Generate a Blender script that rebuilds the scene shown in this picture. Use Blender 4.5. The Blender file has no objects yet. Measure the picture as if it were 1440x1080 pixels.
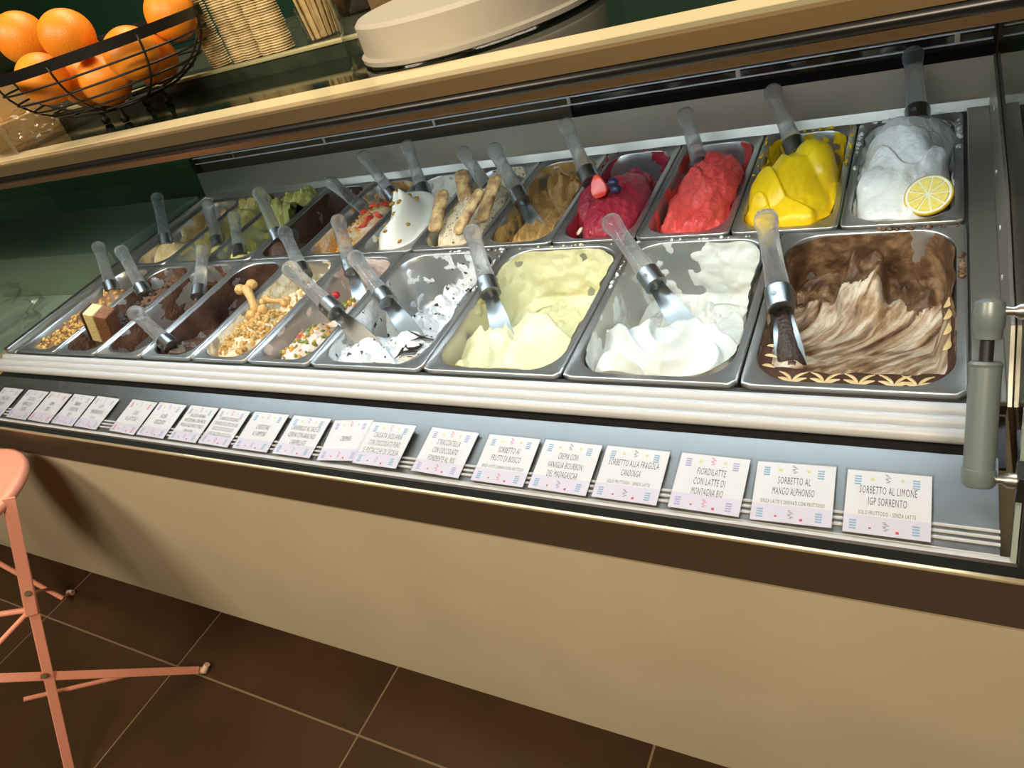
import bpy, bmesh, math, random
from mathutils import Vector, Matrix, noise
import numpy as np
random.seed(7)
SC = bpy.context.scene
COL = SC.collection

# ------------------------------------------------------------------ camera
F_PX = 1004.03
RM = np.array([[0.8690279118805333, 0.41077932309174625, -0.27577316057358015],
               [0.04785264767279236, -0.6245548205314595, -0.7795135664383545],
               [-0.4924435119718387, 0.6642225710339369, -0.5624124497605278]])
CAM = np.array([-0.05217, -0.71866, 1.33668])
cam_data = bpy.data.cameras.new('camera')
cam_data.sensor_width = 36.0
cam_data.lens = F_PX / 1440 * 36.0
cam_data.clip_start = 0.02
cam = bpy.data.objects.new('camera', cam_data)
COL.objects.link(cam)
M4 = Matrix.Identity(4)
for i in range(3):
    M4[i][0] = RM[0][i]; M4[i][1] = -RM[1][i]; M4[i][2] = -RM[2][i]; M4[i][3] = CAM[i]
cam.matrix_world = M4
SC.camera = cam

# ------------------------------------------------------------------ world, lights, exposure
SC.view_settings.view_transform = 'Standard'
SC.view_settings.look = 'None'
SC.view_settings.gamma = 1.0
SC.view_settings.use_curve_mapping = False
SC.view_settings.exposure = 0.0
SC.cycles.use_denoising = True
SC.cycles.max_bounces = 12
SC.cycles.transparent_max_bounces = 24
SC.cycles.transmission_bounces = 10
SC.cycles.glossy_bounces = 5
SC.cycles.diffuse_bounces = 3
SC.cycles.sample_clamp_indirect = 4.0
SC.cycles.caustics_reflective = False
SC.cycles.caustics_refractive = False
world = bpy.data.worlds.new('world'); SC.world = world
world.use_nodes = True
world.node_tree.nodes['Background'].inputs[0].default_value = (1.0, 0.86, 0.66, 1)
world.node_tree.nodes['Background'].inputs[1].default_value = 0.16

def area_light(name, loc, target, sx, sy, power, color):
    d = bpy.data.lights.new(name, 'AREA'); d.shape = 'RECTANGLE'; d.size = sx; d.size_y = sy
    d.energy = power; d.color = color
    o = bpy.data.objects.new(name, d); COL.objects.link(o)
    o.location = loc
    o.rotation_euler = (Vector(target) - Vector(loc)).to_track_quat('-Z', 'Y').to_euler()
    return o
WARM = (1.0, 0.85, 0.64)
area_light('ceiling_lamp_offscreen', (0.1, -1.9, 2.72), (-0.4, -0.3, 0.4), 0.9, 0.6, 62, WARM)
area_light('ceiling_lamp_offscreen', (-1.9, -1.7, 2.72), (-1.6, -0.3, 0.4), 0.9, 0.6, 48, WARM)
area_light('counter_ceiling_lamp_offscreen', (-0.9, 0.75, 2.7), (-0.9, 0.3, 1.2), 2.0, 0.4, 38, WARM)

# ------------------------------------------------------------------ pixel helpers (1440 x 1080 photograph)
def ray(x, y): return RM.T @ np.array([(x - 720) / F_PX, (y - 540) / F_PX, 1.0])
def onz(x, y, z): d = ray(x, y); return CAM + d * (z - CAM[2]) / d[2]
def ony(x, y, Y): d = ray(x, y); return CAM + d * (Y - CAM[1]) / d[1]
def onplane(x, y, P, n): d = ray(x, y); return CAM + d * ((np.asarray(P) - CAM) @ n) / (d @ n)
Z0 = 0.74738; TH = 0.063419; CT, ST = math.cos(TH), math.sin(TH)
PAN_N = np.array([0, -ST, CT])
def onpan(x, y, depth=0.0): return onplane(x, y, np.array([0, 0, Z0]) - PAN_N * depth, PAN_N)
def panpt(u, v, h=0.0):
    """point of the tilted pan plane: u along the counter, v depth, h above the rims"""
    return Vector((u, v * CT - h * ST, Z0 + v * ST + h * CT))

# ------------------------------------------------------------------ materials
MATS = {}
def srgb(r, g, b):
    f = lambda c: ((c / 255 + 0.055) / 1.055) ** 2.4 if c > 10 else c / 255 / 12.92
    return (f(r), f(g), f(b), 1)
def pm(name, col, rough=0.5, metal=0.0, spec=0.5, var=None, vscale=30, bump=0.0, bscale=80, detail=4, **kw):
    """principled material; var = second colour mixed in by noise; bump = fine relief"""
    if name in MATS: return MATS[name]
    m = bpy.data.materials.new(name); m.use_nodes = True
    nt = m.node_tree; b = nt.nodes['Principled BSDF']
    b.inputs['Base Color'].default_value = col
    b.inputs['Roughness'].default_value = rough
    b.inputs['Metallic'].default_value = metal
    b.inputs['Specular IOR Level'].default_value = spec
    for k, v in kw.items(): b.inputs[k.replace('_', ' ')].default_value = v
    tc = nt.nodes.new('ShaderNodeTexCoord')
    if var is not None:
        n = nt.nodes.new('ShaderNodeTexNoise'); n.inputs['Scale'].default_value = vscale; n.inputs['Detail'].default_value = detail
        r = nt.nodes.new('ShaderNodeValToRGB')
        r.color_ramp.elements[0].position = 0.35; r.color_ramp.elements[0].color = col
        r.color_ramp.elements[1].position = 0.65; r.color_ramp.elements[1].color = var
        nt.links.new(tc.outputs['Object'], n.inputs['Vector']); nt.links.new(n.outputs['Fac'], r.inputs['Fac'])
        nt.links.new(r.outputs['Color'], b.inputs['Base Color'])
    if bump > 0:
        n2 = nt.nodes.new('ShaderNodeTexNoise'); n2.inputs['Scale'].default_value = bscale; n2.inputs['Detail'].default_value = 6
        bp = nt.nodes.new('ShaderNodeBump'); bp.inputs['Strength'].default_value = bump; bp.inputs['Distance'].default_value = 0.01
        nt.links.new(tc.outputs['Object'], n2.inputs['Vector']); nt.links.new(n2.outputs['Fac'], bp.inputs['Height'])
        nt.links.new(bp.outputs['Normal'], b.inputs['Normal'])
    MATS[name] = m
    return m
def pane_mat(name, tint=(1, 1, 1, 1), f0=0.04, rough=0.0):
    """thin clear sheet: see-through with a Schlick reflection"""
    m = bpy.data.materials.new(name); m.use_nodes = True; nt = m.node_tree
    nt.nodes.remove(nt.nodes['Principled BSDF'])
    t = nt.nodes.new('ShaderNodeBsdfTransparent'); t.inputs[0].default_value = tint
    g = nt.nodes.new('ShaderNodeBsdfGlossy'); g.inputs['Roughness'].default_value = rough
    lw = nt.nodes.new('ShaderNodeLayerWeight'); lw.inputs[0].default_value = 0.5
    pw = nt.nodes.new('ShaderNodeMath'); pw.operation = 'POWER'; pw.inputs[1].default_value = 5.0
    ma = nt.nodes.new('ShaderNodeMath'); ma.operation = 'MULTIPLY_ADD'; ma.inputs[1].default_value = 1 - f0; ma.inputs[2].default_value = f0
    mx = nt.nodes.new('ShaderNodeMixShader')
    nt.links.new(lw.outputs['Facing'], pw.inputs[0]); nt.links.new(pw.outputs[0], ma.inputs[0])
    nt.links.new(ma.outputs[0], mx.inputs[0]); nt.links.new(t.outputs[0], mx.inputs[1]); nt.links.new(g.outputs[0], mx.inputs[2])
    nt.links.new(mx.outputs[0], nt.nodes['Material Output'].inputs['Surface'])
    return m
def emit_mat(name, col, s):
    m = bpy.data.materials.new(name); m.use_nodes = True; b = m.node_tree.nodes['Principled BSDF']
    b.inputs['Base Color'].default_value = col; b.inputs['Emission Color'].default_value = col
    b.inputs['Emission Strength'].default_value = s
    return m
def brushed(name, col, rough, scale=(5, 90, 90), amt=0.05):
    m = pm(name, col, rough, 1.0)
    nt = m.node_tree; b = nt.nodes['Principled BSDF']
    tc = nt.nodes.new('ShaderNodeTexCoord'); mp = nt.nodes.new('ShaderNodeMapping'); mp.inputs['Scale'].default_value = scale
    n = nt.nodes.new('ShaderNodeTexNoise'); n.inputs['Scale'].default_value = 1.0; n.inputs['Detail'].default_value = 5
    mr = nt.nodes.new('ShaderNodeMapRange'); mr.inputs['To Min'].default_value = rough - amt; mr.inputs['To Max'].default_value = rough + amt
    nt.links.new(tc.outputs['Object'], mp.inputs[0]); nt.links.new(mp.outputs[0], n.inputs['Vector'])
    nt.links.new(n.outputs['Fac'], mr.inputs['Value']); nt.links.new(mr.outputs[0], b.inputs['Roughness'])
    return m
STEEL = brushed('brushed_steel', (0.60, 0.59, 0.57, 1), 0.30)
PANSTEEL = pm('pan_steel', (0.60, 0.59, 0.565, 1), 0.34, 0.93, bump=0.03, bscale=500)
LEDGE = brushed('scratched_steel', (0.34, 0.34, 0.335, 1), 0.42, (60, 60, 60), 0.16)
GLASS = pane_mat('clear_glass', (0.985, 0.99, 0.985, 1), 0.018)
CLEARP = pane_mat('clear_plastic', (0.985, 0.985, 0.985, 1), 0.03, 0.05)
def acrylic_mat(name):
    """clear cast acrylic: part straight-through, part refracting, glossy at the edges"""
    m = pm(name, (0.97, 0.98, 0.98, 1), 0.03, spec=0.6, Transmission_Weight=1.0, IOR=1.22)
    nt = m.node_tree; b = nt.nodes['Principled BSDF']; out = nt.nodes['Material Output']
    t = nt.nodes.new('ShaderNodeBsdfTransparent'); t.inputs[0].default_value = (0.95, 0.96, 0.96, 1)
    d = nt.nodes.new('ShaderNodeBsdfDiffuse'); d.inputs[0].default_value = (0.85, 0.87, 0.87, 1)
    m1 = nt.nodes.new('ShaderNodeMixShader'); m1.inputs[0].default_value = 0.62
    lw = nt.nodes.new('ShaderNodeLayerWeight'); lw.inputs[0].default_value = 0.45
    mu = nt.nodes.new('ShaderNodeMath'); mu.operation = 'MULTIPLY_ADD'; mu.inputs[1].default_value = 0.20; mu.inputs[2].default_value = 0.02
    m2 = nt.nodes.new('ShaderNodeMixShader')
    nt.links.new(t.outputs[0], m1.inputs[1]); nt.links.new(b.outputs[0], m1.inputs[2])
    nt.links.new(lw.outputs['Facing'], mu.inputs[0]); nt.links.new(mu.outputs[0], m2.inputs[0])
    nt.links.new(m1.outputs[0], m2.inputs[1]); nt.links.new(d.outputs[0], m2.inputs[2]); nt.links.new(m2.outputs[0], out.inputs['Surface'])
    return m
ACRYL = acrylic_mat('acrylic')
PANEL = pm('beige_panel', srgb(192, 180, 152), 0.42, spec=0.35, var=srgb(186, 174, 146), vscale=6, bump=0.015, bscale=900)
RAIL = pm('bronze_rail', srgb(84, 70, 54), 0.38, 0.35)
EDGEHILIGHT = pm('edge_highlight', srgb(214, 196, 158), 0.25, 0.6)  # pale version of the rail bronze; edge highlights put into the colour
BLACK = pm('black_rubber', (0.012, 0.012, 0.012, 1), 0.45)
BLACKGL = pm('black_glass', (0.006, 0.006, 0.006, 1), 0.08)
BRONZE = pm('polished_bronze', srgb(206, 178, 136), 0.16, 0.85)
ALU = pm('white_aluminium', (0.60, 0.605, 0.62, 1), 0.4, 0.0)
GREYP = pm('grey_strut', srgb(118, 130, 130), 0.35, 0.2)

# ------------------------------------------------------------------ mesh helpers
class MB:
    def __init__(s): s.v = []; s.f = []; s.m = []; s.mi = 0
    def add(s, vs, fs):
        o = len(s.v); s.v += [tuple(v) for v in vs]; s.f += [tuple(i + o for i in f) for f in fs]; s.m += [s.mi] * len(fs)
    def box(s, a, b):
        (x0, y0, z0), (x1, y1, z1) = a, b
        s.add([(x0, y0, z0), (x1, y0, z0), (x1, y1, z0), (x0, y1, z0), (x0, y0, z1), (x1, y0, z1), (x1, y1, z1), (x0, y1, z1)],
              [(0, 3, 2, 1), (4, 5, 6, 7), (0, 1, 5, 4), (1, 2, 6, 5), (2, 3, 7, 6), (3, 0, 4, 7)])
    def prism_x(s, prof, x0, x1):
        """closed (y, z) outline, counter-clockwise seen from +x, extruded along x"""
        n = len(prof)
        s.add([(x0, y, z) for y, z in prof] + [(x1, y, z) for y, z in prof],
              [(i, i + n, (i + 1) % n + n, (i + 1) % n)[::-1] for i in range(n)] + [tuple(range(n))[::-1], tuple(range(n, 2 * n))])
    def tube(s, pts, r, seg=10, cap=True):
        pts = [Vector(p) for p in pts]; n = len(pts)
        rs = r if isinstance(r, (list, tuple)) else [r] * n
        t0 = (pts[1] - pts[0]).normalized()
        up = Vector((0, 0, 1)) if abs(t0.z) < 0.9 else Vector((1, 0, 0))
        a = t0.cross(up).normalized()
        vs = []
        for i, p in enumerate(pts):
            t = (pts[min(i + 1, n - 1)] - pts[max(i - 1, 0)]).normalized()
            a = (a - t * a.dot(t)).normalized(); b = t.cross(a)
            for k in range(seg):
                q = 2 * math.pi * k / seg
                vs.append(p + (a * math.cos(q) + b * math.sin(q)) * rs[i])
        fs = [(i * seg + k, i * seg + (k + 1) % seg, (i + 1) * seg + (k + 1) % seg, (i + 1) * seg + k) for i in range(n - 1) for k in range(seg)]
        if cap: fs += [tuple(range(seg))[::-1], tuple(range((n - 1) * seg, n * seg))]
        s.add(vs, fs)
    def lathe(s, prof, seg=24, c=(0, 0, 0), sy=1.0):
        """(radius, z) profile about the z axis"""
        n = len(prof); vs = []
        for r, z in prof:
            for k in range(seg):
                q = 2 * math.pi * k / seg
                vs.append((c[0] + r * math.cos(q), c[1] + r * sy * math.sin(q), c[2] + z))
        fs = [(i * seg + k, i * seg + (k + 1) % seg, (i + 1) * seg + (k + 1) % seg, (i + 1) * seg + k) for i in range(n - 1) for k in range(seg)]
        s.add(vs, fs)
    def bar(s, a, b, w, t, up=(0, 0, 1)):
        """flat bar from a to b, width w along side, thickness t along up"""
        a, b = Vector(a), Vector(b); d = (b - a).normalized(); side = d.cross(Vector(up)).normalized(); u = side.cross(d).normalized()
        vs = [p + side * (sx * w / 2) + u * (sz * t / 2) for p in (a, b) for sx, sz in ((-1, -1), (1, -1), (1, 1), (-1, 1))]
        s.add(vs, [(0, 1, 2, 3)[::-1], (4, 5, 6, 7), (0, 1, 5, 4), (1, 2, 6, 5), (2, 3, 7, 6), (3, 0, 4, 7)])
    def mesh(s, name, mats, smooth=False):
        me = bpy.data.meshes.new(name); me.from_pydata(s.v, [], s.f)
        for m in (mats if isinstance(mats, (list, tuple)) else [mats]): me.materials.append(m)
        if any(s.m): me.polygons.foreach_set('material_index', s.m)
        bm = bmesh.new(); bm.from_mesh(me); bmesh.ops.recalc_face_normals(bm, faces=bm.faces); bm.to_mesh(me); bm.free()
        if smooth:
            me.polygons.foreach_set('use_smooth', [True] * len(me.polygons))
            if smooth != 'all': me.set_sharp_from_angle(angle=math.radians(40))
        me.update()
        return me
    def build(s, name, mats, parent=None, smooth=False, bevel=0.0):
        o = link(name, s.mesh(name, mats, smooth), parent)
        if bevel:
            b = o.modifiers.new('bevel', 'BEVEL'); b.width = bevel; b.segments = 2; b.limit_method = 'ANGLE'
        return o
def link(name, data, parent=None):
    o = bpy.data.objects.new(name, data); COL.objects.link(o)
    if parent is not None: o.parent = parent
    return o
def empty(name, loc=(0, 0, 0), rot=(0, 0, 0)):
    o = link(name, None); o.location = loc; o.rotation_euler = rot; o.empty_display_size = 0.05
    return o
def tag(o, label, cat, group=None, kind=None):
    o['label'] = label; o['category'] = cat
    if group: o['group'] = group
    if kind: o['kind'] = kind
    return o
def struct(o, label=None):
    o['kind'] = 'structure'
    if label: o['label'] = label
    return o
def fbm(p, o=4, lac=2.1, g=0.5):
    s = 0; a = 1; q = Vector(p)
    for _ in range(o): s += a * noise.noise(q); q = q * lac + Vector((3.1, 7.7, 1.3)); a *= g
    return s
def sstep(a, b, x):
    t = min(1, max(0, (x - a) / (b - a))) if b != a else float(x > a)
    return t * t * (3 - 2 * t)

# ================================================================== the room
XL, XR = -2.03, 0.034          # inside ends of the display case
S = 0.6; TX, TY = -2.2417, -0.31395   # floor tile joints
m = MB(); m.box((-5.2, -4.2, -0.06), (3.4, 2.2, -0.0008))
GROUT = pm('tile_grout', srgb(120, 98, 74), 0.8)
floor = struct(m.build('floor', GROUT), 'dark brown tiled floor with thin grout lines')
TILE = pm('brown_tile', srgb(70, 50, 32), 0.36, spec=0.4, var=srgb(54, 38, 24), vscale=2.3, bump=0.03, bscale=60, detail=7)
m = MB(); g = 0.0025; m.box((g, g, -0.0085), (S - g, S - g, 0.0)); tile_me = m.mesh('tile', TILE)
for i in range(-4, 9):
    for j in range(-6, 4):
        o = link('tile', tile_me, floor); o.location = (TX + i * S, TY + j * S, 0)
GREENW = pm('green_wall_paint', srgb(40, 78, 58), 0.6, spec=0.25, var=srgb(36, 72, 53), vscale=3)
m = MB(); m.box((-5.2, 2.0, 0), (3.4, 2.1, 2.9)); struct(m.build('wall_back', GREENW), 'deep green painted back wall')
BEIGEW = pm('beige_wall_paint', srgb(196, 176, 140), 0.7, spec=0.2)
m = MB(); m.box((-5.3, -4.2, 0), (-5.2, 2.2, 2.9)); struct(m.build('wall_left', GREENW))
m = MB(); m.box((3.4, -4.2, 0), (3.5, 2.2, 2.9)); struct(m.build('wall_right', BEIGEW))
m = MB(); m.box((-5.2, -4.3, 0), (3.4, -4.2, 2.9)); struct(m.build('wall_front', BEIGEW))
m = MB(); m.box((-5.3, -4.3, 2.9), (3.5, 2.2, 3.0)); struct(m.build('ceiling', pm('ceiling_paint', srgb(206, 196, 174), 0.8)))

# ================================================================== the display case
case = tag(empty('gelato_display_case', (0, 0, 0)), 'long refrigerated gelato display case with sloping front glass and beige panel', 'display case')
YF = -0.205
zf = lambda px, Y=YF: ony(px[0], px[1], Y)[2]
ZRT, ZPT, ZPB = zf((920, 737)), zf((920, 789.6)), zf((420, 894.6))
X0, X1 = XL - 1.35, XR + 0.03
m = MB(); m.prism_x([(YF, ZPB), (YF + 0.02, ZPB), (YF + 0.02, ZPT), (YF, ZPT)], X0, X1 + 0.02)
m.build('front_panel', PANEL, case, bevel=0.002)
m = MB(); m.prism_x([(YF - 0.004, ZPT), (YF + 0.02, ZPT), (YF + 0.02, ZRT - 0.003), (YF - 0.004, ZRT - 0.003)], X0, X1 + 0.0)
m.build('front_rail', RAIL, case, bevel=0.0012)
m = MB(); m.prism_x([(YF - 0.005, ZRT - 0.004), (YF + 0.0005, ZRT - 0.004), (YF + 0.0005, ZRT), (YF - 0.005, ZRT)], X0, X1 + 0.0)
m.build('rail_highlight', EDGEHILIGHT, case, bevel=0.0012)  # highlight on the rail's upper edge, made as a pale strip
m = MB(); m.prism_x([(YF - 0.003, ZPT - 0.004), (YF + 0.01, ZPT - 0.004), (YF + 0.01, ZPT), (YF - 0.003, ZPT)], X0, X1 + 0.0)
m.build('panel_highlight', EDGEHILIGHT, case, bevel=0.001)  # pale strip painted as the highlight along the panel top
m = MB(); m.box((X0 + 0.02, 0.02, 0.0), (X1 - 0.02, 0.70, ZPB + 0.03)); m.build('plinth', pm('dark_plinth', srgb(22, 18, 15), 0.6), case)
m = MB(); m.box((X0 + 0.01, YF + 0.02, ZPB), (X1 - 0.01, 0.78, 0.600)); m.build('body', pm('case_body', srgb(150, 140, 118), 0.5), case)
# gasket and glass channel
m = MB(); m.box((X0, -0.2042, ZRT - 0.03), (X1, -0.1915, ZRT - 0.001)); m.build('gasket', pm('matte_gasket', (0.010, 0.011, 0.010, 1), 0.75, spec=0.15), case)
m = MB(); m.prism_x([(-0.1915, ZRT - 0.03), (-0.172, ZRT - 0.03), (-0.172, ZRT - 0.0115), (-0.1795, ZRT - 0.0105), (-0.1805, ZRT - 0.004), (-0.1915, ZRT - 0.004)], XL, XR); m.build('glass_channel', ALU, case)
# sloping ledge that carries the cards
LZ = lambda Y: 0.709 + 0.25 * (Y + 0.10)
LN = np.array([0, -0.25, 1.0]); LN = LN / np.linalg.norm(LN)
m = MB(); m.prism_x([(-0.172, LZ(-0.172) - 0.003), (-0.064, LZ(-0.064) - 0.003), (-0.064, LZ(-0.064)), (-0.172, LZ(-0.172))], XL, XR - 0.008)
m.build('card_ledge', LEDGE, case, bevel=0.0006)
for yy in (-0.1615, -0.1545, -0.1475):
    m = MB(); m.tube([(XL, yy, LZ(yy) + 0.0008), (XR - 0.008, yy, LZ(yy) + 0.0008)], 0.0018, 6); m.build('ledge_track', ALU, case, True)
# white air-grille tubes
for (yy, py) in ((-0.012, 554.5), (-0.030, 569), (-0.048, 584.5)):
    zz = ony(935, py, yy)[2]
    m = MB(); m.tube([(XL, yy, zz), (XR - 0.012, yy, zz)], 0.0086, 20); m.build('air_grille_tube', ALU, case, True)
m = MB(); m.prism_x([(-0.064, 0.700), (0.0, 0.716), (0.0, 0.72), (-0.064, 0.704)], XL, XR); m.build('grille_tray', pm('dark_tray', (0.05, 0.05, 0.055, 1), 0.3, 0.6), case)
# pan frame
m = MB()
for (v0, v1) in ((-0.004, 0.004), (0.3585, 0.3665), (0.7225, 0.74)):
    c = [panpt(0, v0, -0.020), panpt(0, v1, -0.020), panpt(0, v1, -0.0085), panpt(0, v0, -0.0085)]
    m.prism_x([(q.y, q.z) for q in c], XL, XR)
m.build('pan_rack', pm('rack_dark_steel', (0.05, 0.05, 0.05, 1), 0.55, 0.3), case)
for xa, xb, nm in ((0.0015, XR, 'side_strip'), (XL, -1.9925, 'side_strip')):
    m = MB(); c = [panpt(0, -0.004, -0.022), panpt(0, 0.742, -0.022), panpt(0, 0.742, -0.0095), panpt(0, -0.004, -0.0095)]
    m.prism_x([(q.y, q.z) for q in c], xa - 0.012, xb + 0.012 * (xa < -1)); m.build('side_support', MATS['rack_dark_steel'], case)
    m = MB(); c = [panpt(0, -0.004, -0.012), panpt(0, 0.742, -0.012), panpt(0, 0.742, -0.003), panpt(0, -0.004, -0.003)]
    m.prism_x([(q.y, q.z) for q in c], xa, xb); m.build(nm, pm('rear_steel', srgb(194, 189, 176), 0.30, 0.85, bump=0.02, bscale=60), case, bevel=0.0015)
m = MB(); c = [panpt(0, 0.0, -0.16), panpt(0, 0.76, -0.16), panpt(0, 0.76, -0.15), panpt(0, 0.0, -0.15)]
m.prism_x([(q.y, q.z) for q in c], XL, XR); m.build('well_floor', STEEL, case)
# rear metal wall and sliding doors
ZB = panpt(0, 0.74).z
m = MB(); m.prism_x([(0.742, ZB - 0.02), (0.768, ZB - 0.02), (0.768, 0.866), (0.762, 0.868), (0.752, ZB + 0.006)], XL, XR)
m.build('rear_wall', pm('rear_steel', srgb(194, 189, 176), 0.30, 0.85, bump=0.02, bscale=60), case)
XD = ony(795, 185, 0.80)[0]
m = MB(); m.box((XD, 0.800, 0.80), (XR + 0.02, 0.806, 1.13)); m.build('sliding_door', BLACKGL, case)
m = MB(); m.box((XL, 0.790, 0.80), (XD + 0.03, 0.796, 1.13)); m.build('sliding_door', pm('door_reflections', srgb(74, 66, 52), 0.25, 0.3), case)  # brown-grey colour stands in for reflections on this half of the glass
for py in (38, 53):
    z = ony(1395, py, 0.775)[2]
    m = MB(); m.box((XL, 0.773, z - 0.0012), (XR - 0.002, 0.777, z + 0.0012)); m.build('door_track', ALU, case)
for x in np.linspace(-1.85, -0.02, 6):
    z0 = ony(1395, 53, 0.775)[2]; z1 = ony(1395, 38, 0.775)[2]
    m = MB(); m.box((x - 0.004, 0.774, z0), (x + 0.004, 0.779, z1)); m.build('track_clip', STEEL, case)
# side walls
m = MB()
c = [panpt(0, -0.004, -0.01), panpt(0, 0.762, -0.01)]
m.prism_x([(c[0].y, c[0].z), (c[1].y, c[1].z), (0.768, 0.868), (0.30, 0.845), (0.06, 0.80)], XR, XR + 0.004); m.build('side_wall', MATS['rear_steel'], case)
side = [(-0.172, 0.700), (-0.064, 0.722), (0.0, Z0 - 0.01), (0.762, ZB - 0.01), (0.785, 1.13), (0.02, 1.13), (-0.172, 0.715)]
m = MB(); m.prism_x(side, XR + 0.005, XR + 0.011); m.build('side_glass', GLASS, case)
m = MB(); m.prism_x(side, XL - 0.008, XL - 0.002); m.build('side_glass', GLASS, case)
for xx in (XL - 0.012, XR + 0.004):
    m = MB(); m.box((xx, 0.768, 0.62), (xx + 0.014, 0.79, 1.135)); m.build('rear_post', pm('dark_bronze', srgb(60, 52, 40), 0.35, 0.6), case)
m = MB(); q = [panpt(0, 0.0, -0.012), panpt(0, 0.75, -0.012)]
m.prism_x([(q[0].y, q[0].z), (q[1].y, q[1].z), (q[1].y, q[1].z + 0.016), (q[0].y, q[0].z + 0.016)], XL - 0.016, XL + 0.003); m.build('side_channel', STEEL, case, bevel=0.002)
# screws on the right wall
for (yy, zz) in ((0.70, 0.835), (0.62, 0.83), (0.45, 0.80), (0.30, 0.79), (0.20, 0.775)):
    m = MB(); m.tube([(XR - 0.0015, yy, zz), (XR + 0.002, yy, zz)], 0.0035, 10); m.build('screw', ALU, case, True)
# front glass, leaning back from the rail to the top
GB = np.array([-0.184, ZRT - 0.012]); GT = np.array([0.006, 1.136])
gd = (GT - GB) / np.linalg.norm(GT - GB); gn = np.array([gd[1], -gd[0]])
m = MB(); a, b = GB, GT; t = gn * 0.003
m.prism_x([tuple(a + t)[::1], tuple(b + t), tuple(b - t), tuple(a - t)], XL - 0.012, XR - 0.002)
m.build('front_glass', GLASS, case)
m = MB(); m.prism_x([tuple(a + t), tuple(b + t), tuple(b - t), tuple(a - t)], XR - 0.0015, XR + 0.003)
m.build('glass_edge', pm('frosted_edge', srgb(190, 205, 195), 0.3, Transmission_Weight=0.4), case)
t2 = gn * 0.011
m = MB(); m.prism_x([tuple(a - t2), tuple(b - t2), tuple(b + t * 1.2), tuple(a + t * 1.2)], XR + 0.004, XR + 0.028); m.build('corner_post', BLACK, case, bevel=0.002)
# top rail: lower brown lip, rounded dark band, polished bronze face
xr2 = X1 + 0.25
m = MB(); m.prism_x([(0.004, 1.132), (0.05, 1.132), (0.05, 1.1425), (0.000, 1.1425)], X0 - 0.02, xr2); m.build('top_rail_lip', pm('lip_bronze', srgb(120, 96, 66), 0.3, 0.5), case, bevel=0.001)
m = MB(); pr_ = [(0.0 - 0.004 * math.sin(math.pi * k / 8), 1.1425 + 0.0125 * k / 8) for k in range(9)][::-1]
m.prism_x([(0.05, 1.1425), (0.05, 1.155)] + pr_, X0 - 0.02, xr2); m.build('top_rail_band', pm('band_dark', srgb(44, 44, 44), 0.28, 0.6), case, True)
m = MB(); m.prism_x([(-0.002, 1.1555), (0.05, 1.1555), (0.05, 1.1745), (0.0015, 1.1745), (-0.002, 1.172)], X0 - 0.02, xr2); m.build('top_rail_face', BRONZE, case)
m = MB(); m.box((X0 - 0.02, 0.0015, 1.1735), (xr2, 0.022, 1.1752)); m.build('rail_trim', EDGEHILIGHT, case)
# top shelf
GREENG = pm('dark_green_glass', srgb(16, 24, 18), 0.07, spec=0.7)
m = MB(); m.box((X0 - 0.02, 0.073, 1.145), (xr2, 0.80, 1.175)); m.build('top_shelf', GREENG, case)
m = MB(); m.box((X0 - 0.02, 0.026, 1.145), (xr2, 0.073, 1.1752)); m.build('shelf_front_strip', pm('cream_strip', srgb(232, 217, 176), 0.15, spec=0.6), case)
GREENS = pm('green_stone', srgb(58, 66, 50), 0.35, var=srgb(44, 52, 40), vscale=25)
m = MB(); m.box((X0 - 0.02, 0.262, 1.175), (-0.822, 0.80, 1.2015)); m.build('raised_step', GREENS, case)
m = MB(); m.box((X0 - 0.02, 0.259, 1.1965), (-0.820, 0.276, 1.2025)); m.build('step_top', pm('pale_green_top', srgb(176, 172, 130), 0.4), case, bevel=0.0015)
# LED strip under the rail
LED = emit_mat('led_white', (0.70, 0.865, 1.0, 1), 49.0)
m = MB(); m.box((XL + 0.02, 0.165, 1.1330), (XR - 0.02, 0.187, 1.1375)); m.build('led_strip', LED, case)
m = MB(); m.box((X0, 0.051, 1.138), (XR + 0.03, 0.785, 1.1448)); m.build('bounce_panel', pm('bounce_white', srgb(214, 214, 208), 0.5), case)  # unseen white panel, added to reflect light down onto the pan rims

# gas strut holding the glass
st = empty('gas_strut'); st.parent = case
T = Vector((0.0, -0.089, 0.927)); Bt = Vector((0.0, -0.175, 0.79)); dv = (T - Bt)
P = lambda s: Bt + dv * s
m = MB(); m.tube([P(0.06), P(0.66)], 0.0125, 20); m.tube([P(0.65), P(0.665), P(0.68)], [0.0125, 0.0135, 0.0115], 20); m.build('cylinder', GREYP, st, True)
m = MB(); m.tube([P(0.66), P(0.82)], 0.0055, 14); m.build('piston_rod', BLACK, st, True)
m = MB(); m.tube([P(0.80), P(0.86), P(0.87), P(0.95), P(1.0), P(1.02)], [0.0105, 0.0115, 0.0125, 0.0125, 0.0115, 0.006], 20); m.build('upper_socket', GREYP, st, True)
m = MB(); m.tube([P(-0.02), P(0.0), P(0.08), P(0.085)], [0.011, 0.0135, 0.0135, 0.0125], 20); m.build('lower_socket', GREYP, st, True)
for s, nm in ((0.95, 'ball_stud'), (0.03, 'ball_stud')):
    m = MB(); q = P(s); m.tube([q, q + Vector((0.018, 0, 0)), q + Vector((0.022, 0, 0)), q + Vector((0.034, 0, 0))], [0.005, 0.004, 0.007, 0.007], 12); m.build(nm, STEEL, st, True)
    m = MB(); m.box((XR - 0.006, q.y - 0.012, q.z - 0.014), (XR + 0.012, q.y + 0.012, q.z + 0.014)); m.build('bracket', BLACK, st)

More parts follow.
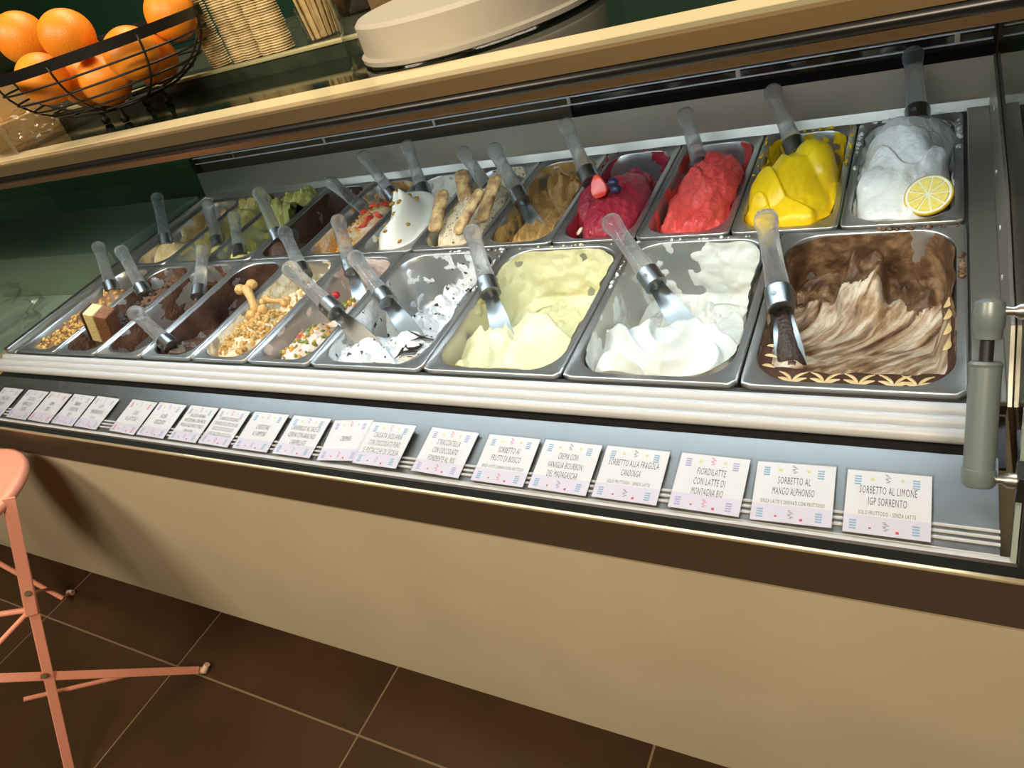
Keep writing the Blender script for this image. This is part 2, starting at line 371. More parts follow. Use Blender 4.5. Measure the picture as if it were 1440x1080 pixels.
# ================================================================== pans
PL = 0.360; DEP = 0.118
def rrect(hx, y0, y1, r, n):
    """n points round a rounded rectangle, evenly by length, starting mid front"""
    r = min(r, hx - 1e-4, (y1 - y0) / 2 - 1e-4); pts = []
    cs = [(hx - r, y0 + r, -90), (hx - r, y1 - r, 0), (-hx + r, y1 - r, 90), (-hx + r, y0 + r, 180)]
    for cx_, cy_, a0 in cs:
        for k in range(17):
            a = math.radians(a0 + 90 * k / 16); pts.append((cx_ + r * math.cos(a), cy_ + r * math.sin(a)))
    pts = np.array(pts + [pts[0]]); L = np.r_[0, np.cumsum(np.linalg.norm(np.diff(pts, axis=0), axis=1))]
    s = (np.arange(n) / n * L[-1])
    return np.c_[np.interp(s, L, pts[:, 0]), np.interp(s, L, pts[:, 1])]
def opening(w): return (w / 2 - 0.0125, 0.0135, PL - 0.0125, 0.052 if w > 0.2 else 0.044)
def inner_ring(w, depth, extra, n):
    hx, y0, y1, r = opening(w); i = 0.014 * depth / DEP + extra
    return rrect(hx - i, y0 + i, y1 - i, max(r - i * 0.5, 0.006), n)
def pan_mesh(w):
    m = MB(); n = 96; rings = []
    def ring(a, z): rings.append([(x, y, z) for x, y in a])
    ring(rrect(w / 2 - 0.0012, 0.0012, PL - 0.0012, 0.010, n), -0.008)
    ring(rrect(w / 2 - 0.0008, 0.0008, PL - 0.0008, 0.010, n), -0.0015)
    ring(rrect(w / 2 - 0.0022, 0.0022, PL - 0.0022, 0.009, n), 0.0)
    ring(rrect(w / 2 - 0.0042, 0.0042, PL - 0.0042, 0.009, n), -0.0012)
    hx, y0, y1, r = opening(w)
    ring(rrect(hx + 0.001, y0 - 0.001, y1 + 0.001, r, n), -0.0016)
    ring(inner_ring(w, 0, 0, n), -0.003)
    for d in (0.02, 0.06, DEP - 0.02): ring(inner_ring(w, d, 0, n), -d)
    ring(inner_ring(w, DEP - 0.006, 0.005, n), -DEP + 0.006)
    ring(inner_ring(w, DEP, 0.016, n), -DEP)
    ring(inner_ring(w, DEP, 0.05, n), -DEP)
    k = len(rings); vs = [p for r_ in rings for p in r_]
    fs = [(i * n + j, i * n + (j + 1) % n, (i + 1) * n + (j + 1) % n, (i + 1) * n + j) for i in range(k - 1) for j in range(n)]
    fs.append(tuple(range((k - 1) * n, k * n)))
    m.add(vs, fs)
    return m.mesh('pan', PANSTEEL, 'all')
PAN_ME = {0.25: pan_mesh(0.2485), 0.165: pan_mesh(0.1635)}
TILT = Matrix.Rotation(TH, 4, 'X')
def put(o, u, v, h=0.0):
    o.matrix_world = Matrix.Translation(panpt(u, v, h)) @ TILT

# gelato: (1) a film that follows the walls, (2) a heaped surface
def film_verts(w, fn, n, levels, seed):
    """thickness fn(x, y, depth, side) over walls and floor; negative thickness hides behind the steel"""
    rings = []
    for L_ in levels:
        if L_[0] == 'w':
            d = L_[1]; a = inner_ring(w, d, 0, n); e = (0.020 * max(0, (d - (DEP - 0.02)) / 0.02) ** 2)
            a = inner_ring(w, d, e, n); b = inner_ring(w, d, e + 0.01, n)
            row = []
            for k in range(n):
                t = max(-0.0015, fn(a[k][0], a[k][1], d)); nx, ny = b[k] - a[k]; l = math.hypot(nx, ny) + 1e-9
                row.append((a[k][0] + nx / l * t, a[k][1] + ny / l * t, -d + 0.3 * t * (d / DEP)))
            rings.append(row)
        else:
            e = L_[1]; a = inner_ring(w, DEP, e, n)
            rings.append([(x, y, -DEP + max(-0.0015, fn(x, y, DEP))) for x, y in a])
    return rings
class Gel:
    def __init__(s, w, seed, res=1.0):
        s.w = w; s.seed = seed; s.mb = MB(); s.res = res
    def film(s, fn):
        n = int((180 if s.w > 0.2 else 130) * s.res)
        levels = [('w', d) for d in np.linspace(0.003, DEP - 0.004, int(26 * s.res))] + [('f', e) for e in np.linspace(0.02, 0.10 if s.w > 0.2 else 0.058, int(14 * s.res))]
        R_ = film_verts(s.w, fn, n, levels, s.seed); k = len(R_)
        s.mb.add([p for r in R_ for p in r], [(i * n + j, i * n + (j + 1) % n, (i + 1) * n + (j + 1) % n, (i + 1) * n + j) for i in range(k - 1) for j in range(n)])
    def heap(s, fn, b0=0.0, b1=1.0, gap=0.0):
        """surface z = fn(a, b): a -1..1 across, b 0..1 front to back"""
        hx, y0, y1, r = opening(s.w)
        nx = int((72 if s.w > 0.2 else 48) * s.res); ny = int(100 * s.res)
        vs = []
        for j in range(ny + 1):
            b = b0 + (b1 - b0) * j / ny
            y = y0 + (y1 - y0) * b
            for i in range(nx + 1):
                a = -1 + 2 * i / nx
                z = max(fn(a, b), -DEP - 0.0012)
                ins = 0.014 * min(max(-z, 0), DEP) / DEP - 0.0008 + gap
                Hx = hx - ins; Y0 = y0 + ins; Y1 = y1 - ins; rr = max(r - ins * 0.5, 0.01)
                yy = min(max(Y0 + (Y1 - Y0) * b, Y0), Y1)
                e = max(0, (Y0 + rr) - yy, yy - (Y1 - rr)); W_ = Hx - rr + math.sqrt(max(0, rr * rr - e * e))
                vs.append((a * W_, yy, z))
        s.mb.add(vs, [(j * (nx + 1) + i, j * (nx + 1) + i + 1, (j + 1) * (nx + 1) + i + 1, (j + 1) * (nx + 1) + i) for j in range(ny) for i in range(nx)])
    def build(s, name, mats, u, v):
        me = s.mb.mesh(name, mats, 'all'); o = link(name, me); put(o, u, v)
        return o
def dome(a, b, a0, b0, ra, rb, H, pw=1.0, rot=0.0):
    c, s_ = math.cos(rot), math.sin(rot); da, db = a - a0, b - b0
    x = (da * c + db * s_) / ra; y = (-da * s_ + db * c) / rb; d = x * x + y * y
    return H * (max(0.0, 1 - d)) ** pw
def cap(base, a, b, a0, b0, ra, rb, H, pw=1.0, rot=0.0, slope=0.22):
    """a mound standing on its own: falls away steeply outside its outline"""
    c, s_ = math.cos(rot), math.sin(rot); da, db = a - a0, b - b0
    x = (da * c + db * s_) / ra; y = (-da * s_ + db * c) / rb; d = x * x + y * y
    return base + (H * (1 - d) ** pw if d < 1 else -slope * (math.sqrt(d) - 1))
def folds(a, b, k, seed, ang=0.6, warp=0.35, sharp=1.6):
    """soft overlapping folds as left by a spatula, 0..1"""
    w1 = noise.noise((a * 1.3 + seed, b * 2.2, seed * 1.7)); w2 = noise.noise((a * 1.1, b * 1.9 + seed, seed * 0.7 + 5))
    q = (a * math.cos(ang) + b * 2 * math.sin(ang)) + warp * w1 * 2 + 0.25 * w2
    f = (q * k) % 1.0
    return (f ** sharp) * (1 - sstep(0.86, 1.0, f))
def gel_mat(name, c1, c2=None, rough=0.42, vs=28, bump=0.25, bs=160, c3=None, streak=None, pos=(0.35, 0.65), spec=0.4):
    if name in MATS: return MATS[name]
    m = pm(name, srgb(*c1), rough, spec=spec, bump=bump, bscale=bs)
    nt = m.node_tree; b = nt.nodes['Principled BSDF']
    if c2:
        tc = nt.nodes.new('ShaderNodeTexCoord'); mp = nt.nodes.new('ShaderNodeMapping')
        if streak: mp.vector_type = 'TEXTURE'; mp.inputs['Scale'].default_value = streak[0]; mp.inputs['Rotation'].default_value = (0, 0, streak[1])
        n = nt.nodes.new('ShaderNodeTexNoise'); n.inputs['Scale'].default_value = vs; n.inputs['Detail'].default_value = 6; n.inputs['Distortion'].default_value = 0.6
        r = nt.nodes.new('ShaderNodeValToRGB'); r.color_ramp.elements[0].position = pos[0]; r.color_ramp.elements[0].color = srgb(*c1)
        r.color_ramp.elements[1].position = pos[1]; r.color_ramp.elements[1].color = srgb(*c2)
        if c3:
            e = r.color_ramp.elements.new((pos[0] + pos[1]) / 2); e.color = srgb(*c3)
        nt.links.new(tc.outputs['Object'], mp.inputs[0]); nt.links.new(mp.outputs[0], n.inputs['Vector']); nt.links.new(n.outputs['Fac'], r.inputs['Fac'])
        nt.links.new(r.outputs['Color'], b.inputs['Base Color'])
    return m
def speckle(m, col, scale=220, thr=0.30):
    """flecks (chips, seeds, cocoa) mixed into the colour of the gelato"""
    nt = m.node_tree; b = nt.nodes['Principled BSDF']; src = b.inputs['Base Color'].links
    tc = nt.nodes.new('ShaderNodeTexCoord'); n = nt.nodes.new('ShaderNodeTexNoise'); n.inputs['Scale'].default_value = scale; n.inputs['Detail'].default_value = 2
    r = nt.nodes.new('ShaderNodeValToRGB'); r.color_ramp.elements[0].position = thr; r.color_ramp.elements[1].position = thr + 0.05
    mx = nt.nodes.new('ShaderNodeMix'); mx.data_type = 'RGBA'; mx.inputs[6].default_value = srgb(*col)
    if src: nt.links.new(src[0].from_socket, mx.inputs[7])
    else: mx.inputs[7].default_value = b.inputs['Base Color'].default_value
    nt.links.new(tc.outputs['Object'], n.inputs['Vector']); nt.links.new(n.outputs['Fac'], r.inputs['Fac']); nt.links.new(r.outputs['Color'], mx.inputs[0])
    nt.links.new(mx.outputs[2], b.inputs['Base Color'])
    return m

PANS = {}      # key -> (u centre, v front, width)
ux = 0.0
FRONT = ['choc', 'fior', 'crema', 'strac', 'cassata', 'caramel', 'dark', 'cocoa', 'cake', 'hazel']
for k, key in enumerate(FRONT):
    w = 0.25 if k < 4 else 0.165
    PANS[key] = (ux - w / 2, 0.0, w); ux -= w
ux = -0.003
BACK = ['lemon', 'mango', 'fragola', 'bosco', 'coffee', 'tiramisu', 'meringue', 'strawb', 'empty', 'pist', 'pista', 'nut']
for k, key in enumerate(BACK):
    PANS[key] = (ux - 0.0825, 0.365, 0.165); ux -= 0.165
PAN_LABEL = {
 'choc': 'wide steel pan of marbled chocolate gelato beside the gas strut', 'fior': 'wide steel pan of plain white gelato next to the marbled chocolate pan',
 'crema': 'wide steel pan of pale yellow custard gelato', 'strac': 'wide steel pan of white gelato with dark chocolate chips',
 'cassata': 'narrow steel pan of pinkish gelato with candied cherries next to the chocolate chip pan', 'caramel': 'narrow steel pan of cream gelato with crunchy peanut topping and biscuit bows',
 'dark': 'narrow steel pan of almost black chocolate gelato beside the biscuit bow pan', 'cocoa': 'narrow nearly empty steel pan of brown gelato with chocolate chunks',
 'cake': 'narrow steel pan of chocolate gelato with an upright cake slice', 'hazel': 'narrow steel pan covered with chopped hazelnuts at the side glass',
 'lemon': 'narrow steel pan of white lemon sorbet with a lemon slice', 'mango': 'narrow steel pan of bright yellow mango sorbet', 'fragola': 'narrow steel pan of coral strawberry sorbet',
 'bosco': 'narrow steel pan of dark red berry sorbet', 'coffee': 'narrow steel pan of tan coffee coloured gelato', 'tiramisu': 'narrow steel pan of cocoa dusted cream gelato with sponge fingers',
 'meringue': 'narrow steel pan of white peaked gelato with amber drops', 'strawb': 'narrow steel pan of biscuit gelato with strawberry pieces', 'empty': 'narrow almost empty steel pan with dark chocolate residue',
 'pist': 'narrow steel pan of green pistachio gelato next to the empty chocolate pan', 'pista': 'narrow steel pan of olive green gelato scraped low', 'nut': 'narrow steel pan of pale nut gelato at the far back corner'}
for key, (u, v, w) in PANS.items():
    o = link('gelato_pan', PAN_ME[w]); put(o, u, v)
    tag(o, PAN_LABEL[key], 'pan', 'steel gelato pans in two rows')

SPATS = [  # pan, knob pixel, entry pixel, depth of the entry below the rims, visible length, kind, label
 ('nut', (220, 272), (234, 342), -0.003, 0.16, 'short', 'clear handled spatula stuck in the pale nut gelato by the side glass'),
 ('pista', (291, 282), (307, 345), 0.03, 0.16, 'short', 'clear handled spatula standing in the scraped olive green gelato'),
 ('pist', (328, 300), (337, 354), 0.016, 0.15, 'stub', 'short looking clear handled spatula at the front of the pistachio pan'),
 ('empty', (362, 265), (394, 340), 0.003, 0.17, 'short', 'clear handled spatula leaning in the nearly empty chocolate pan'),
 ('strawb', (458, 250), (529, 308), 0.04, 0.16, 'short', 'slanting clear handled spatula over the strawberry biscuit gelato'),
 ('strawb', (508, 215), (560, 285), 0.03, 0.18, 'stub', 'clear handled spatula behind the white swirled peak'),
 ('meringue', (571, 200), (603, 292), 0.01, 0.2, 'short', 'clear handled spatula between the white peak and the sponge fingers'),
 ('tiramisu', (649, 210), (684, 262), -0.01, 0.13, 'stub', 'clear handled spatula behind the sponge fingers'),
 ('coffee', (692, 205), (757, 325), 0.035, 0.25, 'long', 'clear handled spatula with its steel blade in the tan coffee gelato'),
 ('bosco', (793, 170), (834, 262), -0.02, 0.18, 'short', 'clear handled spatula beside the strawberry on the berry sorbet'),
 ('fragola', (962, 155), (987, 237), -0.01, 0.15, 'short', 'clear handled spatula stuck in the coral strawberry sorbet'),
 ('mango', (1084, 122), (1122, 218), 0.0, 0.17, 'short', 'clear handled spatula stuck in the yellow mango sorbet'),
 ('lemon', (1283, 70), (1290, 162), -0.04, 0.15, 'short', 'upright clear handled spatula stuck in the white lemon sorbet'),
 ('hazel', (137, 342), (158, 408), 0.01, 0.16, 'short', 'clear handled spatula standing in the chopped hazelnuts'),
 ('cake', (168, 348), (212, 428), 0.03, 0.2, 'short', 'clear handled spatula behind the upright cake slice'),
 ('dark', (186, 436), (247, 493), 0.01, 0.18, 'stub', 'fallen clear handled spatula at the front of the dark chocolate gelato'),
 ('cocoa', (286, 346), (279, 424), 0.03, 0.18, 'short', 'clear handled spatula leaning in the low brown gelato pan'),
 ('caramel', (398, 322), (439, 412), 0.03, 0.224, 'short', 'clear handled spatula at the rear of the peanut crumble pan'),
 ('strac', (403, 373), (514, 479), 0.015, 0.26, 'long', 'clear handled spatula with dark stained blade at the corner of the chip gelato'),
 ('cassata', (474, 305), (508, 425), 0.04, 0.25, 'long', 'clear handled spatula in the candied fruit gelato'),
 ('strac', (496, 358), (577, 467), 0.025, 0.26, 'long', 'clear handled spatula with its steel blade in the middle of the chip gelato'),
 ('crema', (662, 320), (705, 464), 0.02, 0.25, 'long', 'clear handled spatula resting in the pale yellow custard gelato'),
 ('fior', (855, 306), (960, 454), 0.03, 0.25, 'long', 'clear handled spatula resting in the plain white gelato'),
 ('choc', (1075, 298), (1112, 508), 0.018, 0.25, 'long', 'clear handled spatula with chocolate smeared blade in the marbled gelato')]

def pan_ab(key, px, py, depth):
    """(a, b) of a pan seen at the pixel, at the given depth below the rims"""
    q = onpan(px, py, depth); u, v, w = PANS[key]; hx, y0, y1, r = opening(w - 0.0015)
    return (q[0] - u) / hx, ((q[1] - depth * ST) / CT - v - y0) / (y1 - y0)
COLLAR = {}
def fit_depth(key, ep, dep):
    """raise the entry point until it lies over its own pan"""
    while dep > -0.05 and pan_ab(key, ep[0], ep[1], dep)[0] < -0.75: dep -= 0.004
    return dep
SPATS = [(k_, kp, ep, fit_depth(k_, ep, dp), Lv, kd, lb) for k_, kp, ep, dp, Lv, kd, lb in SPATS]
for key, kp, ep, dep, Lv, kind, label in SPATS:
    a_, b_ = pan_ab(key, ep[0], ep[1], dep); COLLAR.setdefault(key, []).append((a_, b_, dep, PANS[key][2] / 0.36))
def collared(key, fn):
    """gelato heaped a little around the blade of each spatula"""
    cs = COLLAR.get(key, [])
    def f(a, b):
        z = fn(a, b)
        for (a0, b0, dp, asp) in cs:
            d = math.hypot((a - a0) * asp / 2, b - b0 + 0.03)
            if d < 0.2: z = max(z, -dp + 0.008 + 0.006 * noise.noise((a * 5, b * 9, dp * 99)) - 0.9 * d * d - 0.10 * d)
        return z
    return f

def film_noise(seed, sc=22, thr=0.0, amp=0.006, o=4, aniso=(1, 1, 1)):
    return lambda x, y, d: amp * (fbm((x * sc * aniso[0] + seed, y * sc * aniso[1], d * sc * aniso[2] + seed * 2), o) - thr)

# --- marbled chocolate (front row, beside the strut)
g = Gel(0.2485, 1, 1.25)
def f_choc(a, b):
    edge = max(sstep(0.125, 0.085, b + 0.03 * noise.noise((a * 3, 0, 2)) - 0.02 * (a < -0.5)), sstep(0.86, 0.95, a) * sstep(0.62, 0.45, b), sstep(-0.70, -0.90, a - 0.25 * max(0, 0.25 - b)) * sstep(0.35, 0.22, b))
    ramp = -0.022 - 0.068 * sstep(0.02, 0.62, b)
    stri = 0.0034 * noise.noise(((a * 0.11 - b * 0.34) * 62, (a * 0.11 + b * 0.34) * 9, 3)) + 0.0022 * noise.noise(((a * 0.11 - b * 0.34) * 150, (a * 0.11 + b * 0.34) * 16, 7))
    lump = 0.010 * max(0, fbm((a * 6, b * 12, 4), 3)) * sstep(0.28, 0.14, b)
    back = 0.020 * sstep(0.66, 0.78, b) * (0.8 + fbm((a * 3, b * 4, 9), 3))
    flow = 0.040 * sstep(0.34, 0.20, abs(a + 0.05 + 0.12 * noise.noise((b * 6, 1, 1)))) * sstep(0.60, 0.82, b)
    z = ramp + stri + lump + back + flow
    return z * (1 - edge) + edge * (-0.012)
f_choc = collared('choc', f_choc); g.heap(f_choc)
g.film(lambda x, y, d: 0.0075 * (fbm((x * 16, y * 16, d * 14 + 3), 4) + 0.62 * sstep(0.05, 0.3, y) - 0.02) * (1 if y > 0.10 else 0.4) * sstep(0.0, 0.02, d + 0.012))
CHOC = gel_mat('choc_marble', (70, 44, 28), (206, 194, 172), 0.34, 5.0, 0.35, 120, c3=(158, 128, 98), streak=((0.55, 0.070, 0.2), 1.02), pos=(0.33, 0.60))
CHOCD = gel_mat('choc_smooth', (66, 45, 37), (78, 54, 44), 0.25, 12, 0.02)
CHOCW = gel_mat('choc_wall', (54, 36, 22), (150, 118, 86), 0.38, 26, 0.4, 120, c3=(96, 70, 48), pos=(0.3, 0.7))
me = g.mb.mesh('gelato', [CHOC, CHOCD, CHOCW], 'all')
n0 = int(72 * 1.25) * int(100 * 1.25); nx_ = int(72 * 1.25)
for p in me.polygons:
    if p.index >= n0: p.material_index = 2
    else:
        c = p.center
        if c.z > -0.0135 and c.y < 0.25: p.material_index = 1
        elif c.y > 0.272 + 0.035 * fbm((c.x * 22, c.y * 14, 0), 4): p.material_index = 2
gel_choc = link('gelato', me); put(gel_choc, *PANS['choc'][:2])
tag(gel_choc, 'marbled chocolate and cream gelato scraped in diagonal streaks with a feathered edge', 'gelato')
CREAMIC = pm('cream_icing', srgb(206, 180, 128), 0.35)
u0, v0, _ = PANS['choc']
def leaf(parent, pts, wid, name='icing_feather', mat=None):
    """a leaf-shaped stroke lying on the chocolate; pts in pan-local metres"""
    m = MB(); pts = [Vector(p) for p in pts]; n = len(pts); vs = []
    for i, p in enumerate(pts):
        t = (pts[min(i + 1, n - 1)] - pts[max(0, i - 1)]).normalized(); s_ = Vector((-t.y, t.x, 0)); q = i / (n - 1)
        ww = wid * (math.sin(math.pi * min(1, q * 0.92 + 0.04)) ** 0.8)
        vs += [p + s_ * ww, p + Vector((0, 0, 0.0010)), p - s_ * ww]
    fs = []
    for i in range(n - 1):
        o_ = i * 3; fs += [(o_, o_ + 1, o_ + 4, o_ + 3), (o_ + 1, o_ + 2, o_ + 5, o_ + 4)]
    m.add(vs, fs); return m.build(name, mat or CREAMIC, parent, 'all')
def bez(p0, p1, p2, n=9): return [Vector(p0) * (1 - t) ** 2 + Vector(p1) * 2 * t * (1 - t) + Vector(p2) * t * t for t in np.linspace(0, 1, n)]
ZI = -0.0112
for cx_ in (-0.064, -0.026, 0.012, 0.050, 0.074):
    for sgn in (-1, 1):
        for k in range(2):
            leaf(gel_choc, bez((cx_, 0.0195 + 0.003 * k, ZI), (cx_ + sgn * 0.005, 0.028 + 0.010 * k, ZI), (cx_ + sgn * 0.017, 0.030 + 0.011 * k, ZI)), 0.0022 + 0.0010 * (k == 0))
for yy in (0.09, 0.12, 0.15, 0.175):
    leaf(gel_choc, bez((0.098, yy, ZI), (0.106, yy + 0.006, ZI), (0.104, yy + 0.022, ZI)), 0.0035)
for yy in (0.052, 0.072, 0.092):
    leaf(gel_choc, bez((-0.104, yy, ZI), (-0.098, yy + 0.003, ZI), (-0.088, yy - 0.004, ZI)), 0.003)

# --- plain white (fiordilatte)
def white_heap(front_h, b_end, seed, k=2.2, floor=-0.088, amp=0.014):
    def f(a, b):
        e = b_end + 0.16 * noise.noise((a * 1.6, seed, 0)) + 0.05 * noise.noise((a * 5, seed, 3))
        m_ = sstep(e + 0.07, e - 0.04, b)
        fo = folds(a, b, k, seed, 1.15, 0.55)
        big = noise.noise((a * 1.5 + seed, b * 3.2, seed * 2))
        z = front_h + 0.014 * big - 0.014 * a * a + amp * fo - 0.018 * sstep(0.07, 0.0, b) - 0.012 * sstep(0.7, 1.0, abs(a))
        base = floor - 0.022 + 0.016 * fbm((a * 4 + seed, b * 9, seed), 5)
        return z * m_ + base * (1 - m_)
    return f
g = Gel(0.2485, 2, 1.2)
f_fior = collared('fior', white_heap(-0.020, 0.42, 3.0, 2.1, -0.088, 0.020)); g.heap(f_fior)
def film_f(x, y, d):
    n1 = fbm((x * 15 + 4, y * 15, d * 15), 3); n2 = fbm((x * 60, y * 60, d * 60 + 3), 3)
    t = 0.0080 * (n1 + 0.34) + 0.0022 * n2 + 0.006 * sstep(0.02, 0.10, x) * sstep(0.10, 0.2, y) + 0.0025 * sstep(0.24, 0.33, y) * sstep(0.01, 0.03, d)
    return t - (0.004 * sstep(0.10, 0.14, y) * sstep(0.06, 0.0, x) if d < 0.1 else -0.0015)
g.film(film_f)
WHITE = gel_mat('gelato_white', (222, 224, 218), (206, 211, 204), 0.32, 18, 0.12, 90)
tag(g.build('gelato', WHITE, *PANS['fior'][:2]), 'smooth plain white gelato folded at the front of its wide pan', 'gelato')

# --- custard (crema)
g = Gel(0.2485, 3, 1.2)
f_crema = collared('crema', white_heap(-0.026, 0.40, 5.4, 1.5, -0.090, 0.022)); g.heap(f_crema)
def film_c(x, y, d):
    st = noise.noise(((x - y) * 26, (x + y) * 5, 2))
    t = 0.008 * (fbm((x * 15 + 14, y * 15, d * 15), 3) + 0.02) + 0.0022 * fbm((x * 60 + 5, y * 60, d * 60), 3) + 0.006 * sstep(0.20, 0.33, y) - (0.007 * sstep(0.25, 0.5, st) if d > 0.1 else 0.012 * sstep(-0.06, -0.11, x) * sstep(0.2, 0.1, y))
    return t + (0.004 if d > 0.1 else 0)
g.film(film_c)
CREMA = gel_mat('gelato_custard', (224, 221, 184), (214, 210, 160), 0.34, 9, 0.15, 90)
tag(g.build('gelato', CREMA, *PANS['crema'][:2]), 'pale yellow custard gelato with glossy folds at the front', 'gelato')

# --- stracciatella
g = Gel(0.2485, 4, 1.2)
def f_str(a, b):
    fo = folds(a, b, 2.0, 21, 0.9, 0.6)
    m_ = sstep(0.50, 0.25, b + 0.12 * noise.noise((a * 3, 1, 4)))
    z = -0.030 - 0.02 * sstep(0.1, 0.4, b) + 0.016 * fo + 0.010 * fbm((a * 6, b * 12, 5), 3) - 0.02 * sstep(0.08, 0.0, b)
    base = -0.050 - 0.03 * b + 0.030 * fbm((a * 3 + 2, b * 6, 8), 5) - 0.05 * sstep(-0.3, -0.8, a) * sstep(0.35, 0.6, b)
    return z * m_ + base * (1 - m_)
f_str = collared('strac', f_str); g.heap(f_str)
g.film(lambda x, y, d: 0.008 * (fbm((x * 18 + 24, y * 18, d * 18), 4) + 0.02) + 0.006 * sstep(0.0, 0.1, x) - 0.006 * sstep(0, -0.1, x) * sstep(0.2, 0.3, y))
STRAC = speckle(gel_mat('gelato_chip', (228, 230, 230), (206, 210, 212), 0.36, 24, 0.3, 110), (38, 32, 30), 62, 0.335)
gel_strac = tag(g.build('gelato', STRAC, *PANS['strac'][:2]), 'white gelato with dark chocolate chips and drizzle', 'gelato')
DKCH = pm('dark_chocolate', srgb(44, 34, 30), 0.3)
def local_z(fn, w, x, y):
    hx, y0, y1, r = opening(w); return fn(max(-1, min(1, x / hx)), (y - y0) / (y1 - y0))
def drape(fn, w, pts, up=0.0012): return [(x, y, local_z(fn, w, x, y) + up) for x, y in pts]
for pts, wd in (([(0.03, 0.055), (0.04, 0.07), (0.052, 0.085), (0.06, 0.10)], 0.006), ([(0.055, 0.055), (0.065, 0.07), (0.07, 0.085)], 0.005), ([(0.03, 0.05), (0.045, 0.06), (0.06, 0.062), (0.08, 0.07)], 0.005),
                ([(0.02, 0.12), (0.05, 0.118), (0.09, 0.125)], 0.003), ([(0.035, 0.10), (0.045, 0.118), (0.05, 0.13)], 0.003)):
    leaf(gel_strac, [Vector(p) for p in drape(f_str, 0.2485, pts, 0.004)], wd * 1.3, 'chocolate_drizzle', DKCH)

# --- narrow pans, generic heap builder
def narrow(key, fn, mat, label, film=None, res=1.0, name='gelato'):
    fn = collared(key, fn); g = Gel(0.1635, 1, res); g.heap(fn)
    if film: g.film(film)
    o = g.build(name, mat, *PANS[key][:2]); tag(o, label, 'gelato')
    PANS_FN[key] = fn; return o
PANS_FN = {'choc': f_choc, 'strac': f_str}
# lemon
def f_lemon(a, b):
    z = -0.075 + 0.02 * noise.noise((a, b * 3, 1))
    z = max(z, cap(-0.035, a, b, -0.05, 0.46, 1.05, 0.62, 0.055, 0.7))
    z = max(z, cap(-0.025, a, b, -0.05, 0.58, 0.85, 0.36, 0.072, 0.45))
    z = max(z, cap(-0.045, a, b, -0.15, 0.28, 0.72, 0.18, 0.060, 0.35))
    z = max(z, cap(-0.05, a, b, 0.42, 0.40, 0.5, 0.2, 0.05, 0.5))
    z = max(z, cap(-0.010, a, b, -0.22, 0.34, 0.72, 0.13, 0.034, 0.3, 0.1), cap(0.012, a, b, 0.05, 0.55, 0.5, 0.18, 0.040, 0.35, -0.15), cap(0.004, a, b, 0.45, 0.44, 0.4, 0.12, 0.028, 0.35))
    z += 0.012 * folds(a, b, 1.7, 5, 1.45, 0.28) + 0.005 * fbm((a * 3, b * 6, 2), 4) - 0.014 * sstep(0.05, 0, b) - 0.03 * sstep(0.92, 1.0, abs(a))
    return z
LEMON = gel_mat('gelato_lemon', (246, 245, 238), (240, 237, 222), 0.4, 15, 0.25, 130)
narrow('lemon', f_lemon, LEMON, 'high heap of fluffy white lemon sorbet with a spatula stuck in', film_noise(3, 26, -0.12, 0.008), 1.2)
# mango
def f_mango(a, b):
    z = -0.08 + 0.03 * fbm((a * 4, b * 9, 4), 4) + 0.02 * sstep(0.6, 1, b)
    z = max(z, cap(-0.035, a, b, 0.0, 0.34, 1.12, 0.50, 0.050, 0.5))
    z = max(z, cap(-0.012, a, b, -0.05, 0.40, 0.95, 0.26, 0.052, 0.45, 0.12))
    z = max(z, cap(0.005, a, b, 0.40, 0.52, 0.55, 0.16, 0.045, 0.45, -0.2))
    z += 0.014 * folds(a, b, 1.5, 12, 1.35, 0.4) - 0.02 * sstep(0.05, 0, b) - 0.05 * sstep(0.55, 0.75, b) * sstep(0.3, 0.9, max(abs(a), b)) + 0.002 * fbm((a * 4, b * 8, 77), 4)
    return z
MANGO = gel_mat('gelato_mango', (248, 208, 28), (242, 196, 20), 0.33, 15, 0.1, 70)
narrow('mango', f_mango, MANGO, 'glossy bright yellow mango sorbet in smooth folds', film_noise(9, 30, -0.16, 0.010), 1.2)
# strawberry
def f_frag(a, b):
    z = -0.085 + 0.012 * fbm((a * 4, b * 9, 14), 4)
    z = max(z, cap(-0.060, a, b, 0.12, 0.36, 1.05, 0.56, 0.075, 0.45))
    z = max(z, cap(-0.02, a, b, 0.25, 0.46, 0.8, 0.34, 0.055, 0.45))
    z = max(z, cap(-0.04, a, b, -0.2, 0.28, 0.45, 0.2, 0.045, 0.5))
    return z + 0.008 * fbm((a * 5, b * 10, 3), 5) + 0.010 * folds(a, b, 1.7, 31, 0.9, 0.9) - 0.02 * sstep(0.05, 0, b)
FRAG = gel_mat('gelato_strawberry', (222, 84, 74), (206, 64, 60), 0.36, 22, 0.35, 120)
narrow('fragola', f_frag, FRAG, 'coral red strawberry sorbet in a rough mound', film_noise(5, 24, 0.05, 0.006))
# berries
def f_bosco(a, b):
    z = -0.088 + 0.016 * fbm((a * 4, b * 9, 24), 4) + 0.03 * sstep(0.45, 0.7, b) * (0.5 + fbm((a * 3, b * 5, 6), 4))
    z = max(z, cap(-0.055, a, b, 0.12, 0.36, 0.95, 0.42, 0.085, 0.42))
    return z + 0.005 * fbm((a * 7, b * 13, 13), 5) - 0.02 * sstep(0.05, 0, b)
BOSCO = speckle(gel_mat('gelato_berry', (168, 44, 58), (146, 32, 48), 0.34, 20, 0.4, 130), (60, 10, 24), 120, 0.30)
narrow('bosco', f_bosco, BOSCO, 'dark red berry sorbet mound flecked with seeds', film_noise(15, 24, 0.02, 0.007))
